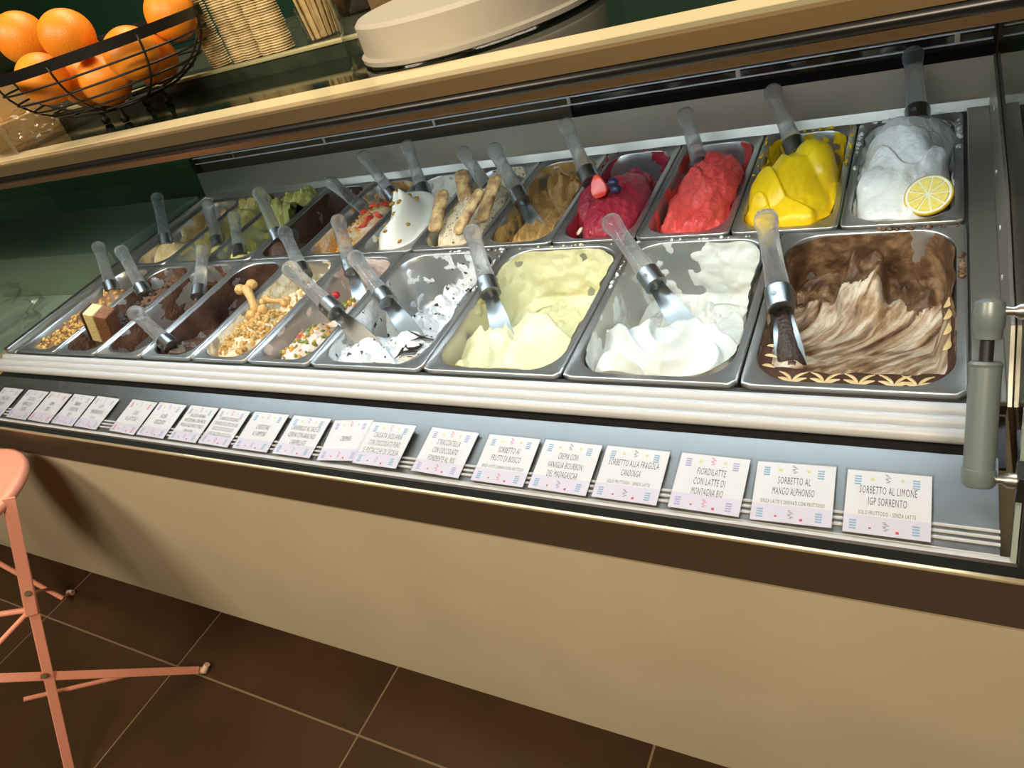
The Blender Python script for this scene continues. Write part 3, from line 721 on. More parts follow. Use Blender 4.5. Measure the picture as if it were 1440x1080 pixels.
# coffee
def f_cof(a, b):
    z = -0.085 + 0.02 * fbm((a * 3, b * 8, 44), 5)
    z = max(z, -0.055 + dome(a, b, 0.15, 0.26, 0.95, 0.26, 0.035, 0.5) + 0.006 * math.sin(a * 18 + b * 6))
    z = max(z, -0.075 + 0.05 * sstep(0.35, 0.8, b) * (0.8 + 0.6 * fbm((a * 3, b * 5, 16), 4)))
    return z + 0.005 * fbm((a * 8, b * 15, 43), 4) - 0.02 * sstep(0.05, 0, b)
COFFEE = gel_mat('gelato_coffee', (196, 158, 96), (168, 126, 70), 0.38, 26, 0.4, 120)
narrow('coffee', f_cof, COFFEE, 'tan coffee gelato, half scooped out', film_noise(25, 20, -0.12, 0.008))
# tiramisu
def f_tir(a, b):
    z = -0.08 + 0.02 * fbm((a * 3, b * 8, 54), 4)
    z = max(z, cap(-0.06, a, b, 0.1, 0.36, 1.0, 0.5, 0.085, 0.5))
    z = max(z, cap(-0.03, a, b, 0.0, 0.40, 0.75, 0.3, 0.055, 0.55))
    return z + 0.008 * folds(a, b, 2.5, 41, 1.0, 0.8) + 0.004 * fbm((a * 8, b * 15, 53), 4) - 0.02 * sstep(0.06, 0, b)
TIRA = speckle(gel_mat('gelato_cream_cocoa', (236, 218, 182), (224, 204, 164), 0.45, 14, 0.25, 110), (96, 62, 40), 150, 0.34)
narrow('tiramisu', f_tir, TIRA, 'cream gelato dusted with cocoa around sponge fingers', film_noise(35, 22, -0.10, 0.008))
# meringue
def f_mer(a, b):
    z = -0.08 + 0.02 * fbm((a * 3, b * 8, 64), 4) * (b > 0.6)
    d = math.hypot((a - 0.05) / 1.05, (b - 0.36) / 0.46); th = math.atan2((b - 0.36) * 2.2, a - 0.05)
    z = max(z, -0.055 + 0.125 * max(0, 1 - d) ** 0.75 + 0.010 * math.sin(th * 2 + d * 9) * sstep(1.0, 0.6, d))
    return z - 0.012 * sstep(0.05, 0, b)
MERI = gel_mat('gelato_meringue', (246, 240, 226), (240, 230, 204), 0.32, 10, 0.06, 60)
narrow('meringue', f_mer, MERI, 'white gelato whipped into a swirled peak with amber drops', lambda x, y, d: 0.009 * (fbm((x * 20, y * 20, d * 20 + 70), 4) - 0.2 + 0.5 * sstep(0.2, 0.34, y)))
# strawberry biscuit
def f_sb(a, b):
    z = -0.07 + 0.03 * sstep(0.0, 0.5, b) + 0.014 * fbm((a * 5, b * 11, 74), 4)
    z = max(z, -0.055 + dome(a, b, 0.25, 0.45, 0.85, 0.45, 0.055, 0.5))
    return z - 0.02 * sstep(0.05, 0, b) - 0.05 * sstep(0.62, 0.85, b)
SB = gel_mat('gelato_biscuit', (232, 214, 190), (214, 150, 70), 0.5, 40, 0.5, 140, c3=(226, 188, 130))
narrow('strawb', f_sb, SB, 'biscuit gelato with strawberry sauce and crumbs', film_noise(45, 22, 0.05, 0.006))
# empty chocolate
narrow('empty', lambda a, b: -0.125 + 0.03 * fbm((a * 3, b * 6, 84), 4) + 0.04 * sstep(0.2, 0.0, b), gel_mat('gelato_residue', (66, 44, 30), (84, 58, 40), 0.45, 20, 0.4), 'thin dark chocolate residue left on the pan walls', film_noise(55, 18, -0.45, 0.004))
# pistachio
def f_pi(a, b):
    z = -0.105 + 0.02 * fbm((a * 3, b * 7, 94), 4)
    z = max(z, -0.095 + 0.095 * sstep(0.20, 0.75, b + 0.1 * a) * (0.9 + 0.5 * fbm((a * 2, b * 4, 95), 4)) + 0.012 * folds(a, b, 2.2, 51, 1.2, 0.8))
    return z
PIST = gel_mat('gelato_pistachio', (192, 186, 104), (168, 160, 80), 0.4, 20, 0.3)
narrow('pist', f_pi, PIST, 'green pistachio gelato pushed up against the rear of its pan', film_noise(65, 20, 0.0, 0.007))
PIST2 = gel_mat('gelato_olive', (176, 164, 88), (196, 178, 110), 0.4, 20, 0.3)
narrow('pista', lambda a, b: f_pi(a * 0.9 + 0.3, b) - 0.004, PIST2, 'olive green gelato smeared up the rear of its pan', film_noise(75, 20, 0.02, 0.006))
def f_nut(a, b):
    z = -0.09 + 0.04 * fbm((a * 3, b * 7, 104), 5) + 0.045 * sstep(0.55, 0.9, b)
    return max(z, -0.05 + dome(a, b, 0.0, 0.16, 0.9, 0.22, 0.022, 0.6) + 0.012 * fbm((a * 8, b * 14, 3), 3))
NUTG = gel_mat('gelato_nut', (222, 200, 156), (186, 146, 84), 0.45, 24, 0.45, c3=(206, 178, 124))
narrow('nut', f_nut, NUTG, 'pale nut gelato with scraped patches at the far back corner', film_noise(85, 20, 0.05, 0.006))
# cassata
def f_cas(a, b):
    z = -0.095 + 0.012 * fbm((a * 3, b * 7, 114), 4)
    z = max(z, -0.07 + dome(a, b, 0.05, 0.18, 1.0, 0.34, 0.058, 0.5))
    z = max(z, -0.07 + dome(a, b, 0.45, 0.52, 0.75, 0.2, 0.058, 0.5))
    return z + 0.006 * fbm((a * 7, b * 13, 113), 4)
CASS = gel_mat('gelato_cassata', (226, 208, 196), (206, 180, 164), 0.4, 26, 0.3)
narrow('cassata', f_cas, CASS, 'low pinkish white gelato topped with candied fruit and pistachios', lambda x, y, d: 0.007 * (fbm((x * 20, y * 20, d * 20 + 30), 4) - 0.45 + 0.6 * sstep(0.25, 0.34, y)))
# caramel peanut
def f_car(a, b):
    z = -0.085 + 0.02 * fbm((a * 3, b * 7, 124), 4)
    z = max(z, -0.06 + dome(a, b, 0.0, 0.24, 1.0, 0.36, 0.06, 0.5))
    z = max(z, -0.075 + dome(a, b, 0.3, 0.66, 0.9, 0.32, 0.06, 0.6))
    return z + 0.009 * fbm((a * 8, b * 15, 123), 4) - 0.015 * sstep(0.05, 0, b)
CARA = gel_mat('gelato_caramel', (236, 228, 206), (204, 170, 110), 0.5, 42, 0.5, 140, c3=(226, 210, 176))
narrow('caramel', f_car, CARA, 'cream gelato under golden peanut crumble', film_noise(95, 22, -0.1, 0.006))
# dark chocolate
def f_dk(a, b):
    z = -0.036 - 0.045 * sstep(0.15, 0.7, b) + 0.005 * math.sin(a * 9 + b * 7) + 0.012 * fbm((a * 4, b * 8, 134), 4)
    return z
narrow('dark', f_dk, gel_mat('gelato_dark', (96, 68, 54), (42, 28, 22), 0.33, 9, 0.2), 'very dark chocolate gelato smoothed towards the front', film_noise(105, 20, -0.55, 0.005))
def f_co(a, b):
    z = -0.105 + 0.02 * fbm((a * 3, b * 7, 144), 4)
    return max(z, -0.085 + dome(a, b, 0.3, 0.25, 0.8, 0.4, 0.035, 0.6) + 0.012 * fbm((a * 7, b * 12, 143), 4))
narrow('cocoa', f_co, gel_mat('gelato_cocoa', (110, 76, 56), (74, 48, 34), 0.4, 26, 0.4), 'low brown chocolate gelato with chunks, mostly eaten', film_noise(115, 20, 0.1, 0.005))
def f_ck(a, b):
    z = -0.06 + 0.016 * fbm((a * 5, b * 9, 154), 4) - 0.02 * sstep(0.12, 0, b)
    return max(z, -0.05 + dome(a, b, 0.2, 0.62, 0.9, 0.35, 0.04, 0.6))
narrow('cake', f_ck, gel_mat('gelato_sacher', (74, 50, 38), (120, 88, 66), 0.4, 36, 0.5, 140), 'dark chocolate gelato with crumbs around a cake slice', film_noise(125, 20, 0.0, 0.005))
def f_hz(a, b):
    return -0.022 + 0.008 * fbm((a * 3, b * 6, 164), 3) - 0.045 * sstep(0.55, 0.95, b) - 0.012 * sstep(0.1, 0, b)
narrow('hazel', f_hz, gel_mat('gelato_hazel', (142, 104, 74), (116, 82, 58), 0.4, 20, 0.3), 'brown hazelnut gelato hidden under chopped nuts')
PANS_FN.update({'fior': f_fior, 'crema': f_crema})
def surf(key, a, b, lift=0.0):
    """world point on the gelato of a pan"""
    u, v, w = PANS[key]; hx, y0, y1, r = opening(w - 0.0015)
    return panpt(u + a * hx * 0.97, v + y0 + (y1 - y0) * b, PANS_FN[key](a, b) + lift)
def pan_at(key, px, py, depth):
    """(a, b) in a pan of the pixel at the given depth below the rims"""
    q = onpan(px, py, depth); u, v, w = PANS[key]; hx, y0, y1, r = opening(w - 0.0015)
    vv = (q[1] + ( - depth) * ST) / CT
    return (q[0] - u) / hx, ((q[1] - depth * ST) / CT - v - y0) / (y1 - y0)

# ================================================================== spatulas
SPSTEEL = pm('spatula_steel', (0.27, 0.28, 0.28, 1), 0.36, 1.0)
def spatula_meshes(bl):
    h = MB(); h.tube([(0, 0, 0.0), (0, 0, -0.002), (0, 0, -0.006), (0, 0, -0.013), (0, 0, -0.022), (0, 0, -0.032), (0, 0, -0.06), (0, 0, -0.10), (0, 0, -0.136)],
                     [0.004, 0.008, 0.0115, 0.0135, 0.0132, 0.0115, 0.0108, 0.0112, 0.0128], 18)
    f = MB(); f.tube([(0, 0, -0.1355), (0, 0, -0.137), (0, 0, -0.168), (0, 0, -0.1695)], [0.0128, 0.0145, 0.0145, 0.0125], 18)
    ds = []
    for k in range(5):
        a = 2.2 * k; z = -0.144 - 0.0042 * k; r = 0.0142; d = MB(); ds.append(d)
        d.tube([(r * math.cos(a), r * math.sin(a), z), ((r + 0.0012) * math.cos(a), (r + 0.0012) * math.sin(a), z)], 0.003, 10)
    b = MB(); n = 12; vs = []
    for i in range(n + 1):
        q = i / n; z = -0.1685 - bl * q; w = 0.0125 + (0.0185 - 0.0125) * sstep(0.0, 0.6, q); w *= 1 - 0.25 * sstep(0.85, 1, q)
        bow = 0.010 * (1 - sstep(0.0, 0.45, q)); yo = 0.006 * q * q
        for sx in (-1, -0.5, 0, 0.5, 1): vs.append((sx * w, yo + bow * (1 - sx * sx), z))
    m5 = n + 1
    top = [(i * 5 + k, i * 5 + k + 1, (i + 1) * 5 + k + 1, (i + 1) * 5 + k) for i in range(n) for k in range(4)]
    off = len(vs); vs2 = [(x, y - 0.0016, z) for x, y, z in vs]
    bot = [tuple(off + q for q in f_[::-1]) for f_ in top]
    rim = [k for k in range(5)] ; edge = [i * 5 for i in range(n + 1)] + [n * 5 + k for k in range(1, 5)] + [i * 5 + 4 for i in range(n - 1, -1, -1)] + [3, 2, 1]
    sd = [(edge[i], edge[(i + 1) % len(edge)], off + edge[(i + 1) % len(edge)], off + edge[i]) for i in range(len(edge))]
    b.add(vs + vs2, top + bot + sd)
    for q_ in [h, f] + ds: q_.v = [(x * 1.3, y * 1.3, z) for x, y, z in q_.v]
    return h.mesh('handle', ACRYL, True), f.mesh('ferrule', SPSTEEL, True), [d.mesh('ferrule_hole', ACRYL, True) for d in ds], b.mesh('blade', SPSTEEL, True)
SPM = {'long': spatula_meshes(0.125), 'short': spatula_meshes(0.075), 'stub': spatula_meshes(0.035)}
CHBL = pm('choc_on_blade', srgb(52, 34, 24), 0.3, bump=0.5, bscale=200)
for key, kp, ep, dep, Lv, kind, label in SPATS:
    E_ = onpan(*ep, dep); d = ray(*kp); d = d / np.linalg.norm(d)
    w_ = CAM - E_; b_ = d @ w_; D = max(0, b_ * b_ - (w_ @ w_ - Lv * Lv)); K = CAM + d * (-b_ + math.sqrt(D))
    ax = Vector(K - E_).normalized()
    xa = Vector((1, 0, 0)); xa = (xa - ax * xa.dot(ax)).normalized(); ya = ax.cross(xa)
    root = empty('gelato_spatula'); tag(root, label, 'spatula', 'clear handled gelato spatulas')
    root.matrix_world = Matrix((( xa.x, ya.x, ax.x, K[0]), (xa.y, ya.y, ax.y, K[1]), (xa.z, ya.z, ax.z, K[2]), (0, 0, 0, 1)))
    hm, fm, dm, bm_ = SPM[kind]
    link('handle', hm, root); fe = link('ferrule', fm, root); [link('ferrule_hole', q_, fe) for q_ in dm]; bl = link('blade', bm_, root)
    if key == 'choc':
        m = MB(); m.tube([(0, 0.005, -0.172), (0.001, 0.006, -0.20), (-0.002, 0.006, -0.23), (0.002, 0.006, -0.262)], [0.009, 0.0125, 0.0165, 0.019], 14)
        for i, v_ in enumerate(m.v):
            k_ = 1 + 0.35 * noise.noise(Vector(v_) * 130); m.v[i] = (v_[0] * k_, (v_[1] - 0.004) * k_ * 0.6 + 0.004, v_[2])
        m.build('chocolate_smear', CHBL, bl, 'all')

# ================================================================== toppings
def ico(name, mat, r, sub=2, sc=(1, 1, 1), amp=0.0, fq=40, seed=0):
    bm = bmesh.new(); bmesh.ops.create_icosphere(bm, subdivisions=sub, radius=r)
    for v in bm.verts:
        k = 1 + amp * noise.noise(v.co * fq + Vector((seed, seed, 0)))
        v.co = Vector((v.co.x * sc[0] * k, v.co.y * sc[1] * k, v.co.z * sc[2] * k))
    me = bpy.data.meshes.new(name); bm.to_mesh(me); bm.free(); me.materials.append(mat)
    me.polygons.foreach_set('use_smooth', [True] * len(me.polygons)); return me
def place(me, name, key, a, b, lift, rot, label, cat, group=None):
    o = link(name, me); o.location = surf(key, a, b, lift); o.rotation_euler = rot
    if label: tag(o, label, cat, group)
    return o
# lemon slice
YEL = pm('lemon_zest', srgb(240, 196, 40), 0.4); PITH = pm('lemon_pith', srgb(240, 232, 196), 0.5); PULP = pm('lemon_pulp', srgb(238, 212, 90), 0.2, var=srgb(244, 226, 130), vscale=200)
ls = empty('lemon_slice'); tag(ls, 'round lemon slice lying on the white lemon sorbet', 'lemon slice')
q = onpan(1306, 275, -0.016); ls.matrix_world = Matrix.Translation(Vector(q)) @ Matrix.Rotation(0.62, 4, 'X') @ Matrix.Rotation(-0.18, 4, 'Y')
m = MB(); m.lathe([(0.0, -0.004), (0.0295, -0.004), (0.0325, -0.002), (0.0325, 0.002), (0.0305, 0.0035)], 40); m.build('peel', YEL, ls, 'all')
m = MB(); m.lathe([(0.0306, 0.0034), (0.0, 0.0034)], 40); m.build('pith', PITH, ls)
for k in range(9):
    a0 = 2 * math.pi * k / 9 + 0.05; a1 = 2 * math.pi * (k + 1) / 9 - 0.05
    m = MB(); am = (a0 + a1) / 2
    pts = [(0.004 * math.cos(am), 0.004 * math.sin(am))] + [(0.027 * math.cos(t), 0.027 * math.sin(t)) for t in np.linspace(a0, a1, 7)]
    m.add([(x, y, 0.0034) for x, y in pts] + [(x * 0.96, y * 0.96, 0.0046) for x, y in pts], [tuple(range(8, 16))] + [(i, (i + 1) % 8, (i + 1) % 8 + 8, i + 8) for i in range(8)])
    m.build('segment', PULP, ls)
# strawberry half, blueberry, banana-like almond on the berry sorbet
STRW = pm('strawberry_flesh', srgb(216, 48, 36), 0.3, var=srgb(232, 92, 66), vscale=60)
def strawb_mesh(sc):
    m = MB(); m.lathe([(0.0001, 0.017), (0.008, 0.0155), (0.0125, 0.009), (0.0125, 0.002), (0.009, -0.008), (0.004, -0.015), (0.0001, -0.0175)], 20)
    m.v = [(x * sc, max(y, -0.002) * sc, -z * sc) for x, y, z in m.v]
    return m.mesh('strawberry', STRW, 'all')
o = link('strawberry', strawb_mesh(1.3)); o.location = Vector(onpan(841, 262, -0.050)); o.rotation_euler = (-0.6, -0.25, 0.1)
tag(o, 'halved strawberry on top of the berry sorbet mound', 'strawberry')
BLU = pm('blueberry_skin', srgb(34, 36, 62), 0.35)
for (px, py, hh) in ((862, 257, 0.052), (866, 266, 0.048)):
    o = link('blueberry', ico('blueberry', BLU, 0.0105, 2, (1, 1, 0.9))); o.location = Vector(onpan(px, py, -hh))
    tag(o, 'dark blueberry next to the strawberry half', 'blueberry', 'blueberries on the berry sorbet')
ALMD = pm('white_almond', srgb(232, 214, 190), 0.4)
o = link('almond_flake', ico('almond_flake', ALMD, 0.010, 2, (0.45, 1, 0.3), 0.2)); o.location = Vector(onpan(815, 325, 0.018)); o.rotation_euler = (0.5, 0.2, -0.4)
tag(o, 'pale curved flake at the foot of the berry sorbet', 'flake')
# sponge fingers
LF = pm('sponge_finger', srgb(226, 186, 124), 0.6, var=srgb(126, 76, 46), vscale=45, bump=0.4, bscale=150)
def finger_mesh():
    m = MB(); prof = [(0.001, 0), (0.008, 0.002), (0.0115, 0.008), (0.0118, 0.03), (0.0112, 0.045), (0.0118, 0.07), (0.0115, 0.086), (0.008, 0.093), (0.001, 0.095)]
    m.lathe([(r_ * 1.35, z_) for r_, z_ in prof], 18, sy=0.6); return m.mesh('sponge_finger', LF, 'all')
FM = finger_mesh()
for (bp, tp, hb, ht, lab) in (((610, 326), (624, 266), 0.02, 0.065, 'cocoa dusted sponge finger standing at the edge beside the white peak'), ((641, 330), (677, 266), 0.025, 0.085, 'pale sponge finger standing in the middle of the cocoa cream gelato'),
                              ((676, 312), (699, 246), 0.02, 0.075, 'brown sponge finger leaning at the coffee gelato side'), ((655, 285), (648, 240), 0.02, 0.06, 'dark sponge finger standing behind the pale one')):
    A_ = Vector(onpan(*bp, -hb)); B_ = Vector(onpan(*tp, -ht)); dd = (B_ - A_)
    o = link('sponge_finger', FM); o.location = A_; o.rotation_euler = dd.to_track_quat('Z', 'Y').to_euler(); o.scale = (1, 1, max(0.6, min(1.1, dd.length / 0.095)))
    tag(o, lab, 'sponge finger', 'sponge fingers in the cocoa cream gelato')
# amber drops on the white peak
AMB = pm('amber_drop', srgb(176, 126, 30), 0.25)
AM = ico('amber_drop', AMB, 0.0078, 1, (1.2, 1, 0.6), 0.25, 200)
mer_spots = [(0.0, 0.42), (0.12, 0.44), (-0.15, 0.40), (-0.22, 0.33), (-0.10, 0.30), (0.2, 0.30), (0.05, 0.24), (-0.35, 0.36), (-0.3, 0.20), (-0.55, 0.14), (0.0, 0.10), (0.40, 0.10), (0.28, 0.46), (-0.05, 0.37), (-0.32, 0.45), (0.5, 0.22)]
for i, (a, b) in enumerate(mer_spots):
    o = place(AM, 'amber_drop', 'meringue', a, b, 0.002, (0.3, 0, i), 'small amber caramel drop on the white swirled gelato', 'caramel drop', 'amber drops on the white peak')
    o.scale = [0.7 + 0.6 * random.random()] * 3
# strawberry pieces on biscuit gelato
SP = strawb_mesh(0.8)
for i, (a, b) in enumerate([(-0.2, 0.55), (0.15, 0.6), (0.55, 0.42), (0.65, 0.50), (0.45, 0.34), (-0.35, 0.12), (0.0, 0.20), (0.3, 0.68)]):
    o = place(SP, 'strawberry_piece', 'strawb', a, b, 0.003, (1.2, i * 0.7, i * 1.3), 'small red strawberry piece on the biscuit gelato', 'strawberry', 'strawberry pieces on the biscuit gelato')
def bits(parent_key, name, me_list, count, region, lift, label, cat, group, scale=(0.7, 1.3), apart=0.0):
    spots = []
    for i in range(count):
        for _try in range(60):
            a = region[0] + (region[1] - region[0]) * random.random(); b = region[2] + (region[3] - region[2]) * random.random()
            if apart == 0 or all(math.hypot((a - a2) * 0.07, (b - b2) * 0.334) > apart for a2, b2 in spots): break
        spots.append((a, b))
        if PANS_FN[parent_key](a, b) < -0.09: continue
        o = place(me_list[i % len(me_list)], name, parent_key, a, b, lift, (random.random() * 6, random.random() * 6, random.random() * 6), label, cat, group)
        o.scale = [scale[0] + (scale[1] - scale[0]) * random.random()] * 3
CRUMB = pm('orange_crumb', srgb(206, 138, 50), 0.6); NUT1 = pm('chopped_hazelnut', srgb(226, 192, 116), 0.55, var=srgb(190, 142, 72), vscale=120)
bits('strawb', 'biscuit_crumb', [ico('biscuit_crumb', CRUMB, 0.0045, 1, (1, 1, 0.7), 0.4, 220, k) for k in range(3)], 70, (-0.8, 0.5, 0.04, 0.6), 0.001, 'orange biscuit crumb on the strawberry biscuit gelato', 'crumb', 'biscuit crumbs')
bits('hazel', 'hazelnut_piece', [ico('hazelnut_piece', NUT1, 0.0050, 1, (1, 0.9, 0.7), 0.4, 220, k) for k in range(4)], 290, (-0.92, 0.92, 0.03, 0.78), 0.002, 'chopped hazelnut piece covering the brown gelato', 'nut piece', 'chopped hazelnuts', (0.7, 1.4))
# candied fruit: cherries, pistachios, orange peel
CHER = pm('candied_cherry', srgb(178, 36, 40), 0.15); PISN = pm('pistachio_bit', srgb(118, 128, 52), 0.5); ORP = pm('candied_peel', srgb(214, 158, 56), 0.35)
chm = ico('candied_cherry', CHER, 0.0095, 2, (1, 1, 0.9), 0.1)
for (px, py, dp, lab) in ((423, 476, 0.02, 'candied red cherry at the front of the pinkish gelato'), (472, 415, 0.03, 'candied red cherry beside the pistachio bits further back')):
    o = link('candied_cherry', chm); o.location = Vector(onpan(px, py, dp)); tag(o, lab, 'cherry', 'candied cherries')
bits('cassata', 'pistachio_bit', [ico('pistachio_bit', PISN, 0.0045, 1, (1.4, 0.8, 0.7), 0.3, 200, k) for k in range(2)], 34, (-0.75, 0.75, 0.06, 0.40), 0.002, 'green pistachio bit on the candied fruit gelato', 'pistachio', 'pistachio bits')
bits('cassata', 'candied_peel', [ico('candied_peel', ORP, 0.005, 1, (1.3, 0.9, 0.6), 0.3, 200, k) for k in range(2)], 26, (-0.75, 0.75, 0.05, 0.40), 0.002, 'orange candied peel cube on the candied fruit gelato', 'candied peel', 'candied peel bits')
bits('cassata', 'pistachio_bit', [ico('pistachio_bit', PISN, 0.0045, 1, (1.4, 0.8, 0.7), 0.3, 200, k) for k in range(2)], 22, (0.05, 0.85, 0.42, 0.62), 0.002, 'green pistachio bit on the candied fruit gelato', 'pistachio', 'pistachio bits')
bits('cassata', 'candied_peel', [ico('candied_peel', ORP, 0.005, 1, (1.3, 0.9, 0.6), 0.3, 200, k) for k in range(2)], 14, (0.05, 0.85, 0.42, 0.62), 0.002, 'orange candied peel cube on the candied fruit gelato', 'candied peel', 'candied peel bits')
PEAN = pm('peanut_crumb', srgb(206, 168, 100), 0.55, var=srgb(178, 132, 66), vscale=100)
bits('caramel', 'peanut_crumb', [ico('peanut_crumb', PEAN, 0.0055, 1, (1.2, 0.9, 0.6), 0.45, 200, k) for k in range(4)], 230, (-0.75, 0.85, 0.06, 0.50), 0.0015, 'golden peanut crumb on the cream gelato', 'peanut crumb', 'peanut crumbs', (0.7, 1.5))
bits('caramel', 'peanut_crumb', [ico('peanut_crumb', PEAN, 0.0055, 1, (1.2, 0.9, 0.6), 0.45, 200, k) for k in range(4)], 40, (-0.3, 0.85, 0.5, 0.8), 0.0015, 'golden peanut crumb on the cream gelato', 'peanut crumb', 'peanut crumbs', (0.6, 1.1))
CHK = pm('chocolate_chunk', srgb(126, 88, 68), 0.4)
bits('cocoa', 'chocolate_chunk', [ico('chocolate_chunk', CHK, 0.009, 1, (1.4, 0.9, 0.6), 0.5, 130, k) for k in range(3)], 26, (-0.7, 0.75, 0.07, 0.50), 0.004, 'brown chocolate chunk on the low brown gelato', 'chocolate chunk', 'chocolate chunks', (0.6, 0.9), 0.0165)
bits('cake', 'cake_crumb', [ico('cake_crumb', pm('dark_crumb', srgb(58, 40, 32), 0.6), 0.006, 1, (1, 1, 0.8), 0.5, 150, k) for k in range(3)], 90, (-0.8, 0.9, 0.08, 0.8), 0.002, 'dark cake crumb around the cake slice', 'cake crumb', 'dark cake crumbs')
# biscuit bows (bone-shaped)
BISC = pm('biscuit', srgb(204, 160, 96), 0.6, bump=0.35, bscale=160)
def bow(px0, px1, h0, h1, lab, r=0.0125):
    A_ = Vector(onpan(*px0, -h0)); B_ = Vector(onpan(*px1, -h1)); s = (B_ - A_).cross(Vector((0, 0, 1))).normalized() * r * 1.05
    root = MB(); root.tube([A_ + (B_ - A_) * t for t in (0.05, 0.3, 0.5, 0.7, 0.95)], [r * 0.95, r * 0.72, r * 0.65, r * 0.72, r * 0.95], 14)
    for c in (A_ + s, A_ - s, B_ + s, B_ - s):
        root.lathe([(0.0001, r), (r * 0.5, r * 0.87), (r * 0.87, r * 0.5), (r, 0), (r * 0.87, -r * 0.5), (r * 0.5, -r * 0.87), (0.0001, -r)], 14, c=c)
    o = root.build('biscuit_bow', BISC, None, 'all'); tag(o, lab, 'biscuit', 'biscuit bows')
bow((346, 404), (362, 440), 0.022, -0.005, 'golden biscuit bow standing upright in the peanut crumble')
bow((372, 422), (402, 424), 0.0, -0.012, 'golden biscuit bow lying flat on the peanut crumble', 0.008)
# cake slice
q = Vector(onpan(146, 466, 0.015))
ck = empty('cake_slice', q, (0.10, 0.42, 0.25)); tag(ck, 'upright slice of brown and cream layer cake in chocolate gelato', 'cake')
for (x0, x1, mt, nm) in ((-0.030, -0.022, pm('cake_dark', srgb(58, 36, 26), 0.5, bump=0.4), 'chocolate_layer'), (-0.022, 0.004, pm('cake_cream', srgb(232, 212, 152), 0.6, bump=0.4, bscale=200), 'cream_layer'), (0.004, 0.036, pm('cake_sponge', srgb(136, 88, 54), 0.7, bump=0.6, bscale=200), 'sponge_layer')):
    m = MB(); m.box((x0, -0.02, -0.02), (x1, 0.022, 0.066)); m.build(nm, mt, ck, bevel=0.003)

# ================================================================== flavour cards
PAPER = pm('card_paper', srgb(234, 235, 242), 0.6); INK = pm('card_ink', srgb(64, 66, 74), 0.7)
ICB = pm('icon_blue', srgb(150, 186, 216), 0.7); ICP = pm('icon_pink', srgb(226, 140, 176), 0.7); ICG = pm('icon_grey', srgb(150, 146, 158), 0.7); ICL = pm('icon_lilac', srgb(176, 176, 220), 0.7); ICR = pm('icon_red', srgb(222, 84, 100), 0.7); ICY = pm('icon_yellow', srgb(226, 222, 168), 0.7)
BAND = pm('card_band', srgb(224, 220, 240), 0.6)
def text_mesh(body, size, xs):
    c = bpy.data.curves.new('lettering', 'FONT'); c.body = body; c.size = size; c.align_x = 'CENTER'; c.align_y = 'CENTER'; c.space_character = 1.12; c.resolution_u = 2; c.offset = -size * 0.004
    o = bpy.data.objects.new('lettering', c); COL.objects.link(o)
    dg = bpy.context.evaluated_depsgraph_get(); dg.update()
    me = bpy.data.meshes.new_from_object(o.evaluated_get(dg)); bpy.data.objects.remove(o)
    me.materials.clear(); me.materials.append(INK)
    for v in me.vertices: v.co.x *= xs
    return me
